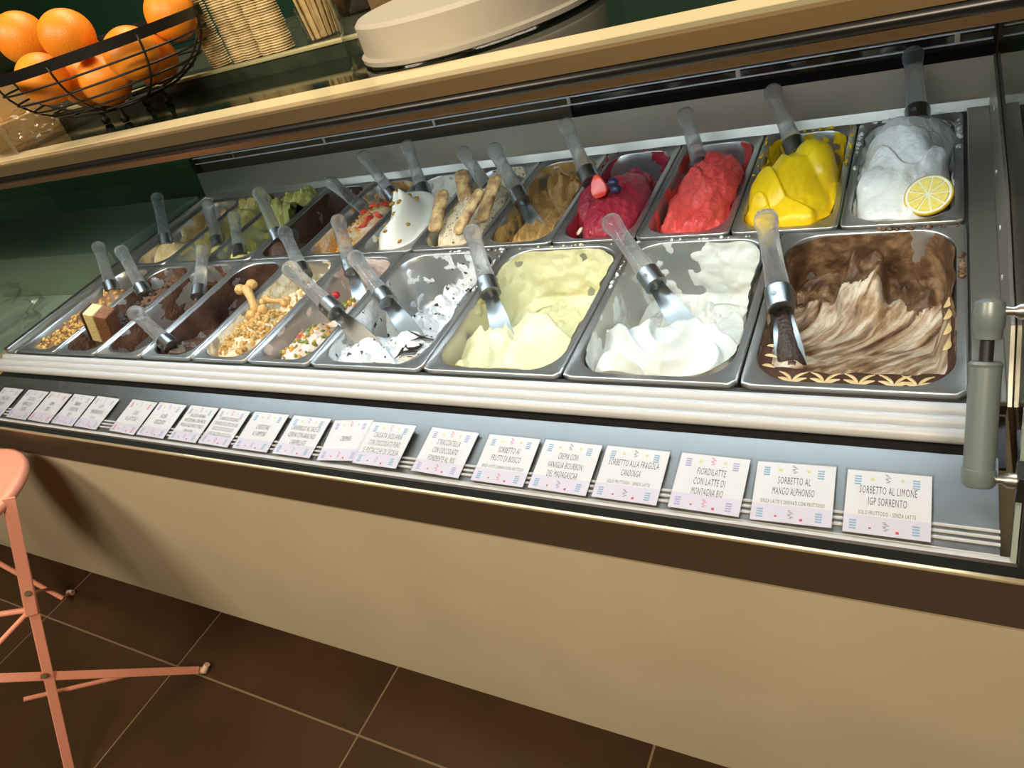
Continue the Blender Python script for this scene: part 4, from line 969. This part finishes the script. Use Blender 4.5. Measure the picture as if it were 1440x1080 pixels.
CARDS = [  # bottom-left, bottom-right pixels; lines; colour of the small ornament; label hint
 ((1181, 752), (1312, 769), ['SORBETTO AL LIMONE', 'IGP SORRENTO', '*SOLO FRUTTOSIO - SENZA LATTE'], ICG, ICB, 'lemon sorbet card reading SORBETTO AL LIMONE'),
 ((1050, 734), (1174, 748), ['SORBETTO AL', 'MANGO ALPHONSO', '*SENZA LATTE E DERIVATI,CON FRUTTOSIO'], ICG, ICB, 'mango sorbet card reading MANGO ALPHONSO'),
 ((937, 716), (1042, 732), ['FIORDILATTE', 'CON LATTE DI', 'MONTAGNA BIO'], ICP, ICL, 'card reading FIORDILATTE with pink ornaments'),
 ((829, 703), (926, 717), ['SORBETTO ALLA FRAGOLA', 'CANDONGA', '*SOLO FRUTTOSIO - SENZA LATTE'], ICG, ICB, 'card reading SORBETTO ALLA FRAGOLA CANDONGA'),
 ((741, 688), (827, 701), ['CREMA CON', 'VANIGLIA BOURBON', 'DEL MADAGASCAR'], ICG, ICB, 'card reading CREMA CON VANIGLIA BOURBON'),
 ((661, 678), (738, 689), ['SORBETTO AI', 'FRUTTI DI BOSCO', '*SENZA LATTE E DERIVATI,CON FRUTTOSIO'], ICP, ICB, 'card reading SORBETTO AI FRUTTI DI BOSCO'),
 ((578, 663), (648, 675), ['STRACCIATELLA', 'CON CIOCCOLATO', 'FONDENTE AL 90%'], ICP, ICL, 'card reading STRACCIATELLA CON CIOCCOLATO FONDENTE'),
 ((497, 655), (562, 664), ['CASSATA SICILIANA', 'CON CIOCCOLATO PURO', 'E PISTACCHI DI SICILIA'], ICL, ICB, 'card reading CASSATA SICILIANA'),
 ((446, 649), (505, 650), ['CREMINO'], ICP, ICL, 'tilted card reading CREMINO, half under the next card'),
 ((380, 642), (438, 650), ['CARAMELLO AL SALE DI', 'CERVIA CON ARACHIDI', 'CARAMELLATE'], ICL, ICB, 'card reading CARAMELLO AL SALE DI CERVIA'),
 ((323, 634), (379, 642), ['CHEESECAKE', 'AI LAMPONI'], ICL, ICB, 'card reading CHEESECAKE AI LAMPONI'),
 ((276, 627), (322, 635), ['CANNOLO SICILIANO', 'CON RICOTTA DI PECORA BIO', 'GOCCE DI CIOCCOLATO', 'E PISTACCHI DI SICILIA'], ICP, ICL, 'card with four lines beginning CANNOLO SICILIANO'),
 ((233, 622), (277, 629), ['BACIO DI NONNA', 'NOCCIOLINA CON PASTA', 'FROLLA ALLE NOCI E MIELE', '*SENZA GLUTINE'], ICL, ICB, 'card with four lines between the cannolo card and a two line card'),
 ((190, 615), (231, 622), ['SACHER', 'CIOCCOLATO'], ICL, ICL, 'card reading SACHER CIOCCOLATO'),
 ((153, 609), (189, 616), ['CACAO', 'AL LATTE BIO'], ICL, ICP, 'two line card at the end of its run, before a gap in the row'),
 ((103, 601), (138, 608), ['CAFFE', 'MONORIGINE DAL', '*PERU BIO'], ICP, ICL, 'card with two lines and a small third one, after the gap'),
 ((71, 597), (104, 603), ['TIRAMISU', 'E CACAO DAL', 'PERU'], ICP, ICL, 'pinkish card with three short lines'),
 ((39, 592), (70, 598), ['CREMA', 'DOLCE'], ICP, ICP, 'pinkish card with two short lines'),
 ((9, 588), (38, 593), ['NOCCIOLA', 'PIEMONTE IGP', 'TOSTATA'], ICL, ICL, 'greenish white card with three lines near the side glass'),
 ((-26, 583), (4, 588), ['PISTACCHIO', 'DI BRONTE'], ICL, ICL, 'last card of the row by the side glass')]
CW, CH = 0.080, 0.076
LP = np.array([0, -0.10, LZ(-0.10)])
def flat(parent, name, mat, rects, z):
    m = MB()
    for x0, y0, x1, y1 in rects: m.add([(x0, y0, z), (x1, y0, z), (x1, y1, z), (x0, y1, z)], [(0, 1, 2, 3)])
    return m.build(name, mat, parent)
m = MB(); m.box((-CW / 2 - 0.002, -0.002, 0.0), (CW / 2 + 0.002, CH + 0.002, 0.0006)); sl_back = m.mesh('sleeve_back', CLEARP)
m = MB(); m.box((-CW / 2 - 0.002, -0.002, 0.0032), (CW / 2 + 0.002, CH + 0.002, 0.0038)); sl_front = m.mesh('sleeve_front', CLEARP)
m = MB(); m.box((-CW / 2, 0, 0.0012), (CW / 2, CH, 0.0018)); paper_me = m.mesh('paper', PAPER)
CEN = []
for bl_, br_, *_r in CARDS:
    A_ = onplane(*bl_, LP, LN); B_ = onplane(*br_, LP, LN); CEN.append(((A_[0] + B_[0]) / 2, np.linalg.norm(B_ - A_)))
for i, (bl_, br_, lines, orn, stripe, lab) in enumerate(CARDS):
    A_ = onplane(*bl_, LP, LN); B_ = onplane(*br_, LP, LN); c = (A_ + B_) / 2; dx = B_ - A_; wid = np.linalg.norm(dx)
    rz = math.atan2(dx[1], dx[0]); rz = max(-0.03, min(0.03, rz)) if i != 8 else max(-0.12, min(0.16, rz))
    root = empty('flavour_card'); tag(root, 'white ' + lab, 'card', 'flavour cards along the glass')
    lift = 0.0025 + (0.0042 if i == 7 else 0)
    room = min([abs(CEN[i][0] - CEN[k_][0]) for k_ in (i - 1, i + 1) if 0 <= k_ < len(CEN) and {i, k_} != {7, 8}])
    sc_x = min(1.05, max(0.72, wid / 0.0845), (room - 0.002) / 0.0845)
    yy = max(c[1], -0.170)
    P0 = Vector((c[0], yy, LZ(yy))) + Vector(LN) * lift
    root.matrix_world = Matrix.Translation(P0) @ Matrix.Rotation(math.atan(0.25), 4, 'X') @ Matrix.Rotation(rz, 4, 'Z') @ Matrix.Diagonal((sc_x, 1, 1, 1))
    link('sleeve_back', sl_back, root); pa = link('paper', paper_me, root); link('sleeve_front', sl_front, root)
    z = 0.0020
    flat(pa, 'tint_band', BAND, [(-CW / 2, 0.0, CW / 2, 0.021)], 0.0019)
    n = len(lines); big = 0.0110 if n < 4 else 0.0085; pit = 0.0138 if n < 4 else 0.0110; y = CH * 0.525 + (n - 1) * pit * 0.45
    for t in lines:
        small = t.startswith('*'); tx = t.strip('*'); sz = (0.0056 if small else big) * 1.22
        me = text_mesh(tx, sz, 1.0); wv = max(v.co.x for v in me.vertices) - min(v.co.x for v in me.vertices)
        want = min(0.064, len(tx) * (0.0019 if small else 0.0030)); k_ = want / wv
        for v in me.vertices: v.co.x *= k_
        o = link('lettering', me, pa); o.location = (0, y, z); y -= pit * (0.8 if small else 1)
    # striped lollies, ornaments and dots along the top and bottom edge
    for (sx, sy) in ((-0.029, 0.064), (0.026, 0.064), (-0.031, 0.010), (0.027, 0.010)):
        flat(pa, 'striped_icon', stripe, [(sx - 0.0033, sy - 0.006 + 0.0031 * k, sx + 0.0033, sy - 0.0040 + 0.0031 * k) for k in range(4)], z)
    for (sx, sy) in ((0.0, 0.0685), (0.0, 0.011)):
        flat(pa, 'ornament', orn, [(sx - 0.002 + 0.0016 * math.sin(k * 1.9), sy - 0.0055 + 0.0015 * k, sx + 0.001 + 0.0016 * math.sin(k * 1.9), sy - 0.0045 + 0.0015 * k) for k in range(7)], z)
    flat(pa, 'dot_icon', ICR, [(0.009, 0.0035, 0.012, 0.0065), (-0.016, 0.006, -0.0135, 0.008)], z)
    flat(pa, 'cone_icon', ICY, [(-0.017, 0.064, -0.013, 0.068), (0.012, 0.065, 0.015, 0.069)], z)

# ================================================================== on the top shelf
ZS = 1.1755      # shelf top
ZT = 1.2025      # raised step
# --- wire fruit basket
BW = pm('black_wire', (0.010, 0.010, 0.010, 1), 0.4, 0.3)
bc = Vector((-1.318, 0.180, 0)); RX, RY = 0.200, 0.175; ZRIM = 1.305; ZBOT = 1.2010
bk = empty('wire_fruit_basket', (bc.x, bc.y, ZS)); tag(bk, 'round black wire fruit basket holding oranges on the top shelf', 'basket')
def brad(t):     # t 0 bottom .. 1 rim
    return 0.33 + 0.67 * math.sin(t * math.pi / 2) ** 0.9
def bpt(ang, t): return Vector((RX * brad(t) * math.cos(ang), RY * brad(t) * math.sin(ang), ZBOT + (ZRIM - 0.008 - ZBOT) * (t ** 1.5) - ZS))
def ringpts(t, n=48, k=1.0): return [Vector((bpt(2 * math.pi * i / n, t).x * k, bpt(2 * math.pi * i / n, t).y * k, bpt(0, t).z)) for i in range(n + 1)]
m = MB(); n = 64; vs = []
for i in range(n):
    a = 2 * math.pi * i / n
    for rr, zz in ((1.0, -0.016), (1.0, 0.0), (0.985, 0.0), (0.985, -0.016)): vs.append((RX * rr * math.cos(a), RY * rr * math.sin(a), ZRIM - ZS + zz))
m.add(vs, [(i * 4 + k, i * 4 + (k + 1) % 4, ((i + 1) % n) * 4 + (k + 1) % 4, ((i + 1) % n) * 4 + k) for i in range(n) for k in range(4)])
m.build('rim', BW, bk, True)
for t in (0.16, 0.34, 0.50, 0.66, 0.82):
    m = MB(); m.tube(ringpts(t), 0.0019, 6, False); m.build('ring_wire', BW, bk, 'all')
for k in range(8):
    a = 2 * math.pi * k / 8 + 0.42
    m = MB(); m.tube([bpt(a, t) for t in np.linspace(0, 1, 10)], 0.002, 6); m.build('rib_wire', BW, bk, 'all')
m = MB(); m.tube(ringpts(0.0), 0.003, 6, False)
for k in range(4):
    a = math.pi * k / 4; m.tube([bpt(a, 0), bpt(a + math.pi, 0)], 0.0018, 6)
m.build('base_ring', BW, bk, 'all')
for k in range(4):
    a = math.radians(-62 + 90 * k); p_ = bpt(a, 0.0); m = MB()
    m.lathe([(0.001, 0.0), (0.006, 0.001), (0.008, 0.006), (0.006, 0.011), (0.0040, 0.015), (0.0040, 0.0265)], 14, c=(p_.x, p_.y, 0)); m.build('foot', BW, bk, 'all')
# --- oranges
ORG = pm('orange_peel', srgb(244, 152, 38), 0.42, var=srgb(236, 136, 28), vscale=8, bump=0.12, bscale=420)
def orange_mesh(seed):
    return ico('orange', ORG, 0.0425, 4, (1, 1, 0.95), 0.05, 14, seed)
OM = [orange_mesh(k) for k in range(4)]
STEMM = pm('orange_stem', srgb(96, 88, 40), 0.7)
def orange(px, py, Y, label, r=1.0, k=0):
    q = ony(px, py, Y); o = link('orange', OM[k % 4]); o.location = Vector(q); o.scale = (r, r, r); o.rotation_euler = (k, k * 2.1, k * 0.7)
    tag(o, label, 'orange', 'oranges in the wire basket'); return o
o1 = orange(116, 62, 0.13, 'big orange with a stem end rising above the basket rim', 1.0, 0)
orange(25, 80, 0.19, 'orange heaped above the rim near the wooden riser', 1.05, 1)
orange(88, 112, 0.115, 'orange behind the wires below the stem end orange', 0.98, 2)
orange(200, 76, 0.16, 'orange with small dark marks just under the rim', 1.0, 3)
orange(250, 32, 0.25, 'orange rising above the rim next to the stacked cups', 1.0, 4)
orange(165, 120, 0.155, 'orange low in the middle of the basket', 1.0, 5)
orange(235, 92, 0.215, 'orange low in the basket towards the stacked cups', 1.0, 6)
orange(92, 96, 0.27, 'orange low in the basket towards the wooden riser', 1.0, 7)
orange(128, 145, 0.15, 'lowest orange resting on the basket base', 0.95, 8)
ORS = [o for o in COL.objects if o.name.split('.')[0] == 'orange']
HOME = [o.location + Vector((0, -0.014, 0.004)) for o in ORS]
for _ in range(700):         # settle: no two oranges share space, all stay inside the bowl
    for i_, A_ in enumerate(ORS):
        if _ < 600: A_.location += (HOME[i_] - A_.location) * 0.02
        for B_ in ORS[i_ + 1:]:
            dl = B_.location - A_.location; L_ = dl.length
            if L_ < 0.0868: sh = dl.normalized() * (0.0868 - L_) / 2; A_.location -= sh; B_.location += sh
    for A_ in ORS:
        t_ = max(0.0, min(1.0, (A_.location.z - ZBOT) / (ZRIM - 0.008 - ZBOT))) ** 0.667
        ex = math.hypot((A_.location.x - bc.x) / (RX * brad(t_)), (A_.location.y - bc.y) / (RY * brad(t_)))
        if ex > 0.85: A_.location.x = bc.x + (A_.location.x - bc.x) * 0.85 / ex; A_.location.y = bc.y + (A_.location.y - bc.y) * 0.85 / ex
        A_.location.z = max(A_.location.z, ZBOT + 0.0455)
        an = math.atan2((A_.location.y - bc.y) / RY, (A_.location.x - bc.x) / RX)
        for t_ in list(np.linspace(0.0, 1.0, 14)) + [1.05]:
            W_ = bpt(an, min(t_, 1)) + Vector((bc.x, bc.y, ZS + (0.008 if t_ > 1 else 0))); dl = A_.location - W_; L_ = dl.length
            if L_ < 0.0470: A_.location += dl.normalized() * (0.0470 - L_)
d = (Vector(CAM) - o1.location).normalized()
sp = o1.location + (d * 0.8 + Vector((0.15, -0.1, -0.75))).normalized() * 0.0418
inv = Matrix.LocRotScale(o1.location, o1.rotation_euler, o1.scale).inverted()
so = link('stem_end', ico('stem_end', STEMM, 0.004, 1, (1, 1, 0.5), 0.4), o1); so.location = inv @ sp
# --- stacks of paper cups
CUP = pm('cream_paper', srgb(228, 210, 166), 0.55)
m = MB(); m.lathe([(0.0150, 0.001), (0.0184, 0.0), (0.0194, 0.0010), (0.0184, 0.0020), (0.0158, 0.0022), (0.0118, 0.030), (0.0, 0.030), (0.0, 0.029), (0.0110, 0.029), (0.0150, 0.001)], 18); cup_me = m.mesh('paper_cup', CUP, True)
STK = [(310, 93), (337, 87), (360, 80), (381, 75), (401, 69)]
stack_names = ['beside the orange basket', 'second from the orange basket', 'in the middle of the row', 'second from the wooden sticks', 'beside the wooden sticks']
for si, (px, py) in enumerate(STK):
    q = onz(px, py, ZT)
    for k in range(46):
        o = link('paper_cup', cup_me); o.location = (q[0] + 0.0007 * math.sin(k * 0.9 + si), max(q[1], 0.297) + 0.0007 * math.cos(k * 1.3), ZT + 0.0040 * k)
        o.rotation_euler = (0, 0, k * 0.4)
        tag(o, 'cream paper cup in the stack ' + stack_names[si], 'cup', 'stacked paper cups')
# --- bundle of wooden sticks in a clear cup
WOODS = pm('stick_wood', srgb(214, 188, 134), 0.6, var=srgb(190, 160, 104), vscale=40)
sx, sy = onz(436, 62, ZT)[0], 0.325
m = MB(); m.lathe([(0.0, 0.0), (0.030, 0.0), (0.034, 0.055), (0.0332, 0.055), (0.0292, 0.0015), (0.0, 0.0015)], 28, c=(0, 0, 0)); o = m.build('clear_cup', CLEARP, None, True); o.location = (sx, sy, ZT)
tag(o, 'clear plastic tumbler holding flat wooden sticks', 'cup')
m = MB(); m.box((-0.003, -0.0009, 0), (0.003, 0.0009, 0.15)); stick_me = m.mesh('wooden_stick', WOODS)
for k in range(30):
    a = k * 2.4; r = 0.0035 + 0.0042 * math.sqrt(k)
    o = link('wooden_stick', stick_me); o.location = (sx + r * math.cos(a) * 0.9, sy + r * math.sin(a) * 0.9, ZT + 0.002); o.rotation_euler = (Matrix.Rotation(3.2 * r, 3, Vector((-math.sin(a), math.cos(a), 0))) @ Matrix.Rotation(a + 1.5708, 3, 'Z')).to_euler()
    tag(o, 'flat wooden stick in the clear tumbler', 'stick', 'wooden sticks in the tumbler')
# --- cardboard box and napkin holder behind
m = MB(); m.box((-0.055, -0.035, 0), (0.055, 0.035, 0.09)); o = m.build('cardboard_box', pm('kraft_card', srgb(150, 122, 82), 0.7), None, bevel=0.002); o.location = (-0.895, 0.50, ZT); o.rotation_euler = (0, 0, 0.25)
tag(o, 'small brown cardboard box behind the wooden sticks', 'box')
m = MB(); m.box((-0.05, -0.04, 0), (0.05, 0.04, 0.12)); o = m.build('dark_canister', pm('dark_brown', srgb(52, 40, 28), 0.4), None, bevel=0.006); o.location = (-1.02, 0.56, ZT)
tag(o, 'dark brown canister standing behind the wooden sticks', 'canister')
# --- cake dome with a pale stand inside
dm = empty('cake_dome', (-0.615, 0.262, ZS)); tag(dm, 'large clear round cake dome over a pale stand on the top shelf', 'cake dome')
m = MB(); m.lathe([(0.197, 0.0), (0.199, 0.004), (0.1955, 0.006), (0.1955, 0.20), (0.18, 0.235), (0.10, 0.255), (0.0, 0.26)], 72); m.build('cover', CLEARP, dm, True)
m = MB(); m.lathe([(0.0, 0.262), (0.010, 0.264), (0.012, 0.28), (0.020, 0.29), (0.016, 0.302), (0.0, 0.305)], 24); m.build('knob', CLEARP, dm, True)
CREAMP = pm('pale_stand', srgb(186, 180, 166), 0.4)
m = MB(); m.lathe([(r_ * 0.95, z_) for r_, z_ in ((0.0, 0.001), (0.178, 0.001), (0.187, 0.004), (0.188, 0.010), (0.182, 0.013), (0.182, 0.050), (0.176, 0.055), (0.0, 0.055))], 72); m.build('stand', CREAMP, dm, True)
# --- wooden riser and acrylic bin at the far end
LWOOD = pm('light_wood', srgb(206, 172, 116), 0.5, var=srgb(184, 146, 92), vscale=6, bump=0.05)
nt = LWOOD.node_tree
wr = empty('wooden_riser', (-1.815, 0.12, ZS)); tag(wr, 'light wooden two step riser at the end of the top shelf', 'riser')
m = MB(); m.box((-0.16, -0.03, 0.0), (0.16, 0.12, 0.045)); m.build('lower_step', LWOOD, wr, bevel=0.002)
m = MB(); m.box((-0.16, 0.03, 0.045), (0.13, 0.12, 0.105)); m.build('upper_step', LWOOD, wr, bevel=0.002)
ab = empty('acrylic_bin', (-1.592, 0.155, ZS)); tag(ab, 'clear acrylic bin between the wooden riser and the orange basket', 'bin')
for (a_, b_, nm) in (((-0.06, -0.10, 0), (-0.056, 0.10, 0.20), 'side'), ((0.056, -0.10, 0), (0.06, 0.10, 0.20), 'side'), ((-0.056, -0.10, 0), (0.056, -0.096, 0.05), 'front'), ((-0.056, 0.096, 0), (0.056, 0.10, 0.20), 'back'), ((-0.056, -0.096, 0), (0.056, 0.096, 0.004), 'base')):
    m = MB(); m.box(a_, b_); m.build(nm, CLEARP, ab)
for a_ in ((-0.058, -0.098), (0.058, -0.098)):
    m = MB(); m.tube([(a_[0], a_[1], 0.0), (a_[0], a_[1], 0.20)], 0.003, 8); m.build('corner_bead', ACRYL, ab, True)
# crumpled clear bag in the bin
def crumple(name, cx_, cy_, cz_, sx_, sy_, sz_, seed, label):
    bm = bmesh.new(); bmesh.ops.create_icosphere(bm, subdivisions=4, radius=1.0)
    for v in bm.verts:
        k = 1 + 0.35 * noise.noise(v.co * 2.2 + Vector((seed, 0, 0))) + 0.22 * abs(noise.noise(v.co * 6 + Vector((0, seed, 0))))
        v.co = Vector((v.co.x * sx_ * k, v.co.y * sy_ * k, max(-sz_ * 0.9, v.co.z * sz_ * k)))
    me = bpy.data.meshes.new(name); bm.to_mesh(me); bm.free(); me.materials.append(CLEARP)
    o = link(name, me); o.location = (cx_, cy_, cz_ + sz_ * 0.9); tag(o, label, 'bag'); return o
crumple('plastic_bag', -1.592, 0.155, ZS + 0.004, 0.04, 0.06, 0.03, 3, 'crumpled clear plastic bag inside the acrylic bin')

# ================================================================== beyond the side glass
TEAL = pm('teal_counter', srgb(168, 192, 178), 0.3, var=srgb(150, 176, 160), vscale=4)
nb = empty('neighbour_counter', (-2.70, 0.0, 0)); tag(nb, 'green grey service counter beyond the side glass', 'counter')
m = MB(); m.box((-0.62, -0.16, 0.602), (0.62, 0.76, 0.66)); m.build('worktop', TEAL, nb, bevel=0.003)
m = MB(); m.box((-0.62, 0.40, 0.66), (0.62, 0.76, 0.80)); m.build('upstand', pm('dark_green_board', srgb(112, 130, 112), 0.3), nb, bevel=0.003)
m = MB(); m.box((-0.06, -0.26, 0), (0.06, 0.26, 0.03)); o = m.build('wooden_board', LWOOD, None, bevel=0.002); o.location = (-2.16, 0.115, 0.6595); tag(o, 'narrow wooden board lying beside the side glass', 'board')
crumple('plastic_bag', -2.42, 0.10, 0.661, 0.17, 0.20, 0.07, 9, 'crumpled clear plastic bag on the green grey counter')

# ================================================================== pink folding stool
PINK = pm('pink_paint', srgb(232, 156, 130), 0.38, spec=0.4)
BOLT = pm('brass_bolt', srgb(120, 104, 70), 0.35, 0.8)
stl = empty('folding_stool', (-2.2, -0.40, 0)); tag(stl, 'pink metal folding stool with crossed flat legs in front of the beige panel', 'stool')
off = Vector((-2.2, -0.40, 0)); V = lambda a: Vector(a) - off
F1 = Vector(onz(288, 942, 0.008)); F2 = Vector(onz(99, 834, 0.010)); GA = Vector(onz(104, 1110, 0.004))
pn = np.array((F1 - GA).cross(Vector((0, 0, 1))).normalized())          # the crossed legs lie in one upright plane
inpl = lambda x, y: Vector(onplane(x, y, np.array(F1), pn))
SA, JA, JB = inpl(12, 702), inpl(61, 951), inpl(39, 836)
def on_seg(px, py, A_, B_):
    """point of segment A-B seen nearest the pixel"""
    d_ = Vector(ray(px, py)).normalized(); best = None
    for t in np.linspace(0, 1, 200):
        P_ = A_ + (B_ - A_) * t; w_ = P_ - Vector(CAM); e_ = (w_ - d_ * w_.dot(d_)).length / w_.dot(d_)
        if best is None or e_ < best[0]: best = (e_, t, P_)
    return best[2]
nrm = (Vector(CAM) - JA).normalized()
def flatbar(name, A_, B_, w_, t_=0.006, o_=0.0):
    A2, B2 = A_ + nrm * o_, B_ + nrm * o_
    m = MB(); m.bar(V(A2), V(B2), w_, t_, up=nrm); return m.build(name, PINK, stl, bevel=0.0015)
flatbar('leg', SA, GA, 0.019, 0.005, 0.006)
flatbar('upper_strut', SA, JB + (JB - SA).normalized() * 0.05, 0.022, 0.004, 0.012)
BT = F1 + (JA - F1) * 2.2
l2 = flatbar('leg', F1 + (BT - F1) * 0.02, BT, 0.018, 0.005)
m = MB(); m.tube([V(F1) + Vector((-0.018, -0.012, 0.006)), V(F1), V(F1) + Vector((0.008, 0.01, 0.012))], [0.007, 0.010, 0.007], 12); m.build('foot_cap', pm('clear_cap', srgb(226, 190, 168), 0.3), l2, True)
B2t = Vector(onz(-60, 760, 0.30)); bend = F2 + Vector((-0.05, -0.015, 0.012))
m = MB(); m.tube([V(B2t), V(Vector(onz(88, 841, 0.028))), V(F2)], 0.007, 10); l3 = m.build('leg', PINK, stl, True)
m = MB(); q = F2; m.tube([V(q) + Vector((-0.008, -0.002, 0.002)), V(q) + Vector((0.008, 0.004, 0.0))], 0.0085, 12); m.build('foot_cap', MATS['clear_cap'], l3, True)
JC = JB + (JB - SA).normalized() * 0.035
m = MB(); m.tube([V(JC), V(Vector(onz(-60, 873, JC.z + 0.02)))], 0.006, 10); m.build('cross_rod', PINK, stl, True)
m = MB(); m.tube([V(JC), V(Vector(onz(-40, 945, JC.z - 0.05)))], 0.005, 10); m.build('cross_rod', PINK, stl, True)
m = MB(); m.tube([V(on_seg(66, 829, B2t, Vector(onz(88, 841, 0.028)))), V(JB)], 0.005, 10); m.build('cross_rod', PINK, stl, True)
m = MB(); m.tube([V(F1 + (JA - F1) * 0.45) - nrm * 0.012, V(inpl(33, 984)) - nrm * 0.03], 0.005, 10); m.build('cross_rod', PINK, stl, True)
for J in (JA, JB):
    m = MB(); m.tube([V(J), V(J) + nrm * 0.020], 0.0055, 12); m.build('bolt', BOLT, stl, True)
se = Vector(onz(17, 694, 0.665)); sc_ = Vector((se.x - 0.161, se.y - 0.076, 0.672))
m = MB(); m.lathe([(r_ * 0.91, z_) for r_, z_ in ((0.0, -0.006), (0.150, -0.006), (0.172, -0.003), (0.186, 0.000), (0.194, -0.004), (0.196, -0.012), (0.192, -0.021), (0.186, -0.022), (0.183, -0.014), (0.0, -0.012))], 64); s_ = m.build('seat', PINK, stl, 'all'); s_.location = V(sc_)


# ================================================================== crumbs of gelato stuck to the pan rims
def rim_crumbs(gel_key, mat, spots, n_each, size, label):
    """little lumps scattered along rim stretches: (a0, a1, side) with side back / left / right"""
    u, v, w = PANS[gel_key]; m = MB(); rnd = random.Random(len(gel_key) * 7 + n_each)
    for (t0, t1, sd) in spots:
        for k in range(n_each):
            t = t0 + (t1 - t0) * rnd.random(); j = 0.004 * (rnd.random() - 0.5)
            x, y = {'back': (u + (t - 0.5) * w, v + PL - 0.008 + j), 'left': (u - w / 2 + 0.007 + j, v + t * PL), 'right': (u + w / 2 - 0.007 + j, v + t * PL), 'front': (u + (t - 0.5) * w, v + 0.008 + j)}[sd]
            r = size * (0.4 + rnd.random()); c = panpt(x, y, r * 0.35 - 0.001)
            m.lathe([(0.0001, r * 0.8), (r * 0.6, r * 0.55), (r, 0.0), (r * 0.7, -r * 0.4)], 7, c=c, sy=0.6 + 0.8 * rnd.random())
    for i, p in enumerate(m.v):
        k = noise.noise_vector(Vector(p) * 300) * size * 0.35; m.v[i] = (p[0] + k.x, p[1] + k.y, p[2] + k.z)
    o = m.build('gelato_crumbs', mat, None, 'all'); tag(o, label, 'gelato crumbs', kind='stuff')
rim_crumbs('lemon', LEMON, [(0.05, 0.6, 'back'), (0.5, 0.95, 'left'), (0.6, 0.95, 'right')], 16, 0.0035, 'white sorbet crumbs along the rim of the lemon pan')
rim_crumbs('mango', MANGO, [(0.3, 0.95, 'back'), (0.55, 0.95, 'right'), (0.5, 0.95, 'left')], 12, 0.0032, 'yellow sorbet crumbs along the rim of the mango pan')
rim_crumbs('strac', STRAC, [(0.45, 0.98, 'back'), (0.6, 0.98, 'right')], 18, 0.0032, 'white specks along the rear rim of the chip gelato pan')
rim_crumbs('crema', CREMA, [(0.1, 0.9, 'back')], 12, 0.0026, 'pale yellow specks along the rear rim of the custard pan')
rim_crumbs('fior', WHITE, [(0.05, 0.98, 'back'), (0.6, 0.95, 'left')], 22, 0.0030, 'white specks along the rear rim of the plain white pan')
rim_crumbs('choc', CHOCW, [(0.55, 0.95, 'back'), (0.62, 0.80, 'right'), (0.66, 0.78, 'right')], 16, 0.0036, 'brown lumps stuck to the corner rim of the marbled pan')
rim_crumbs('bosco', BOSCO, [(0.1, 0.9, 'back'), (0.8, 0.97, 'left')], 8, 0.0026, 'red specks on the rear rim of the berry pan')
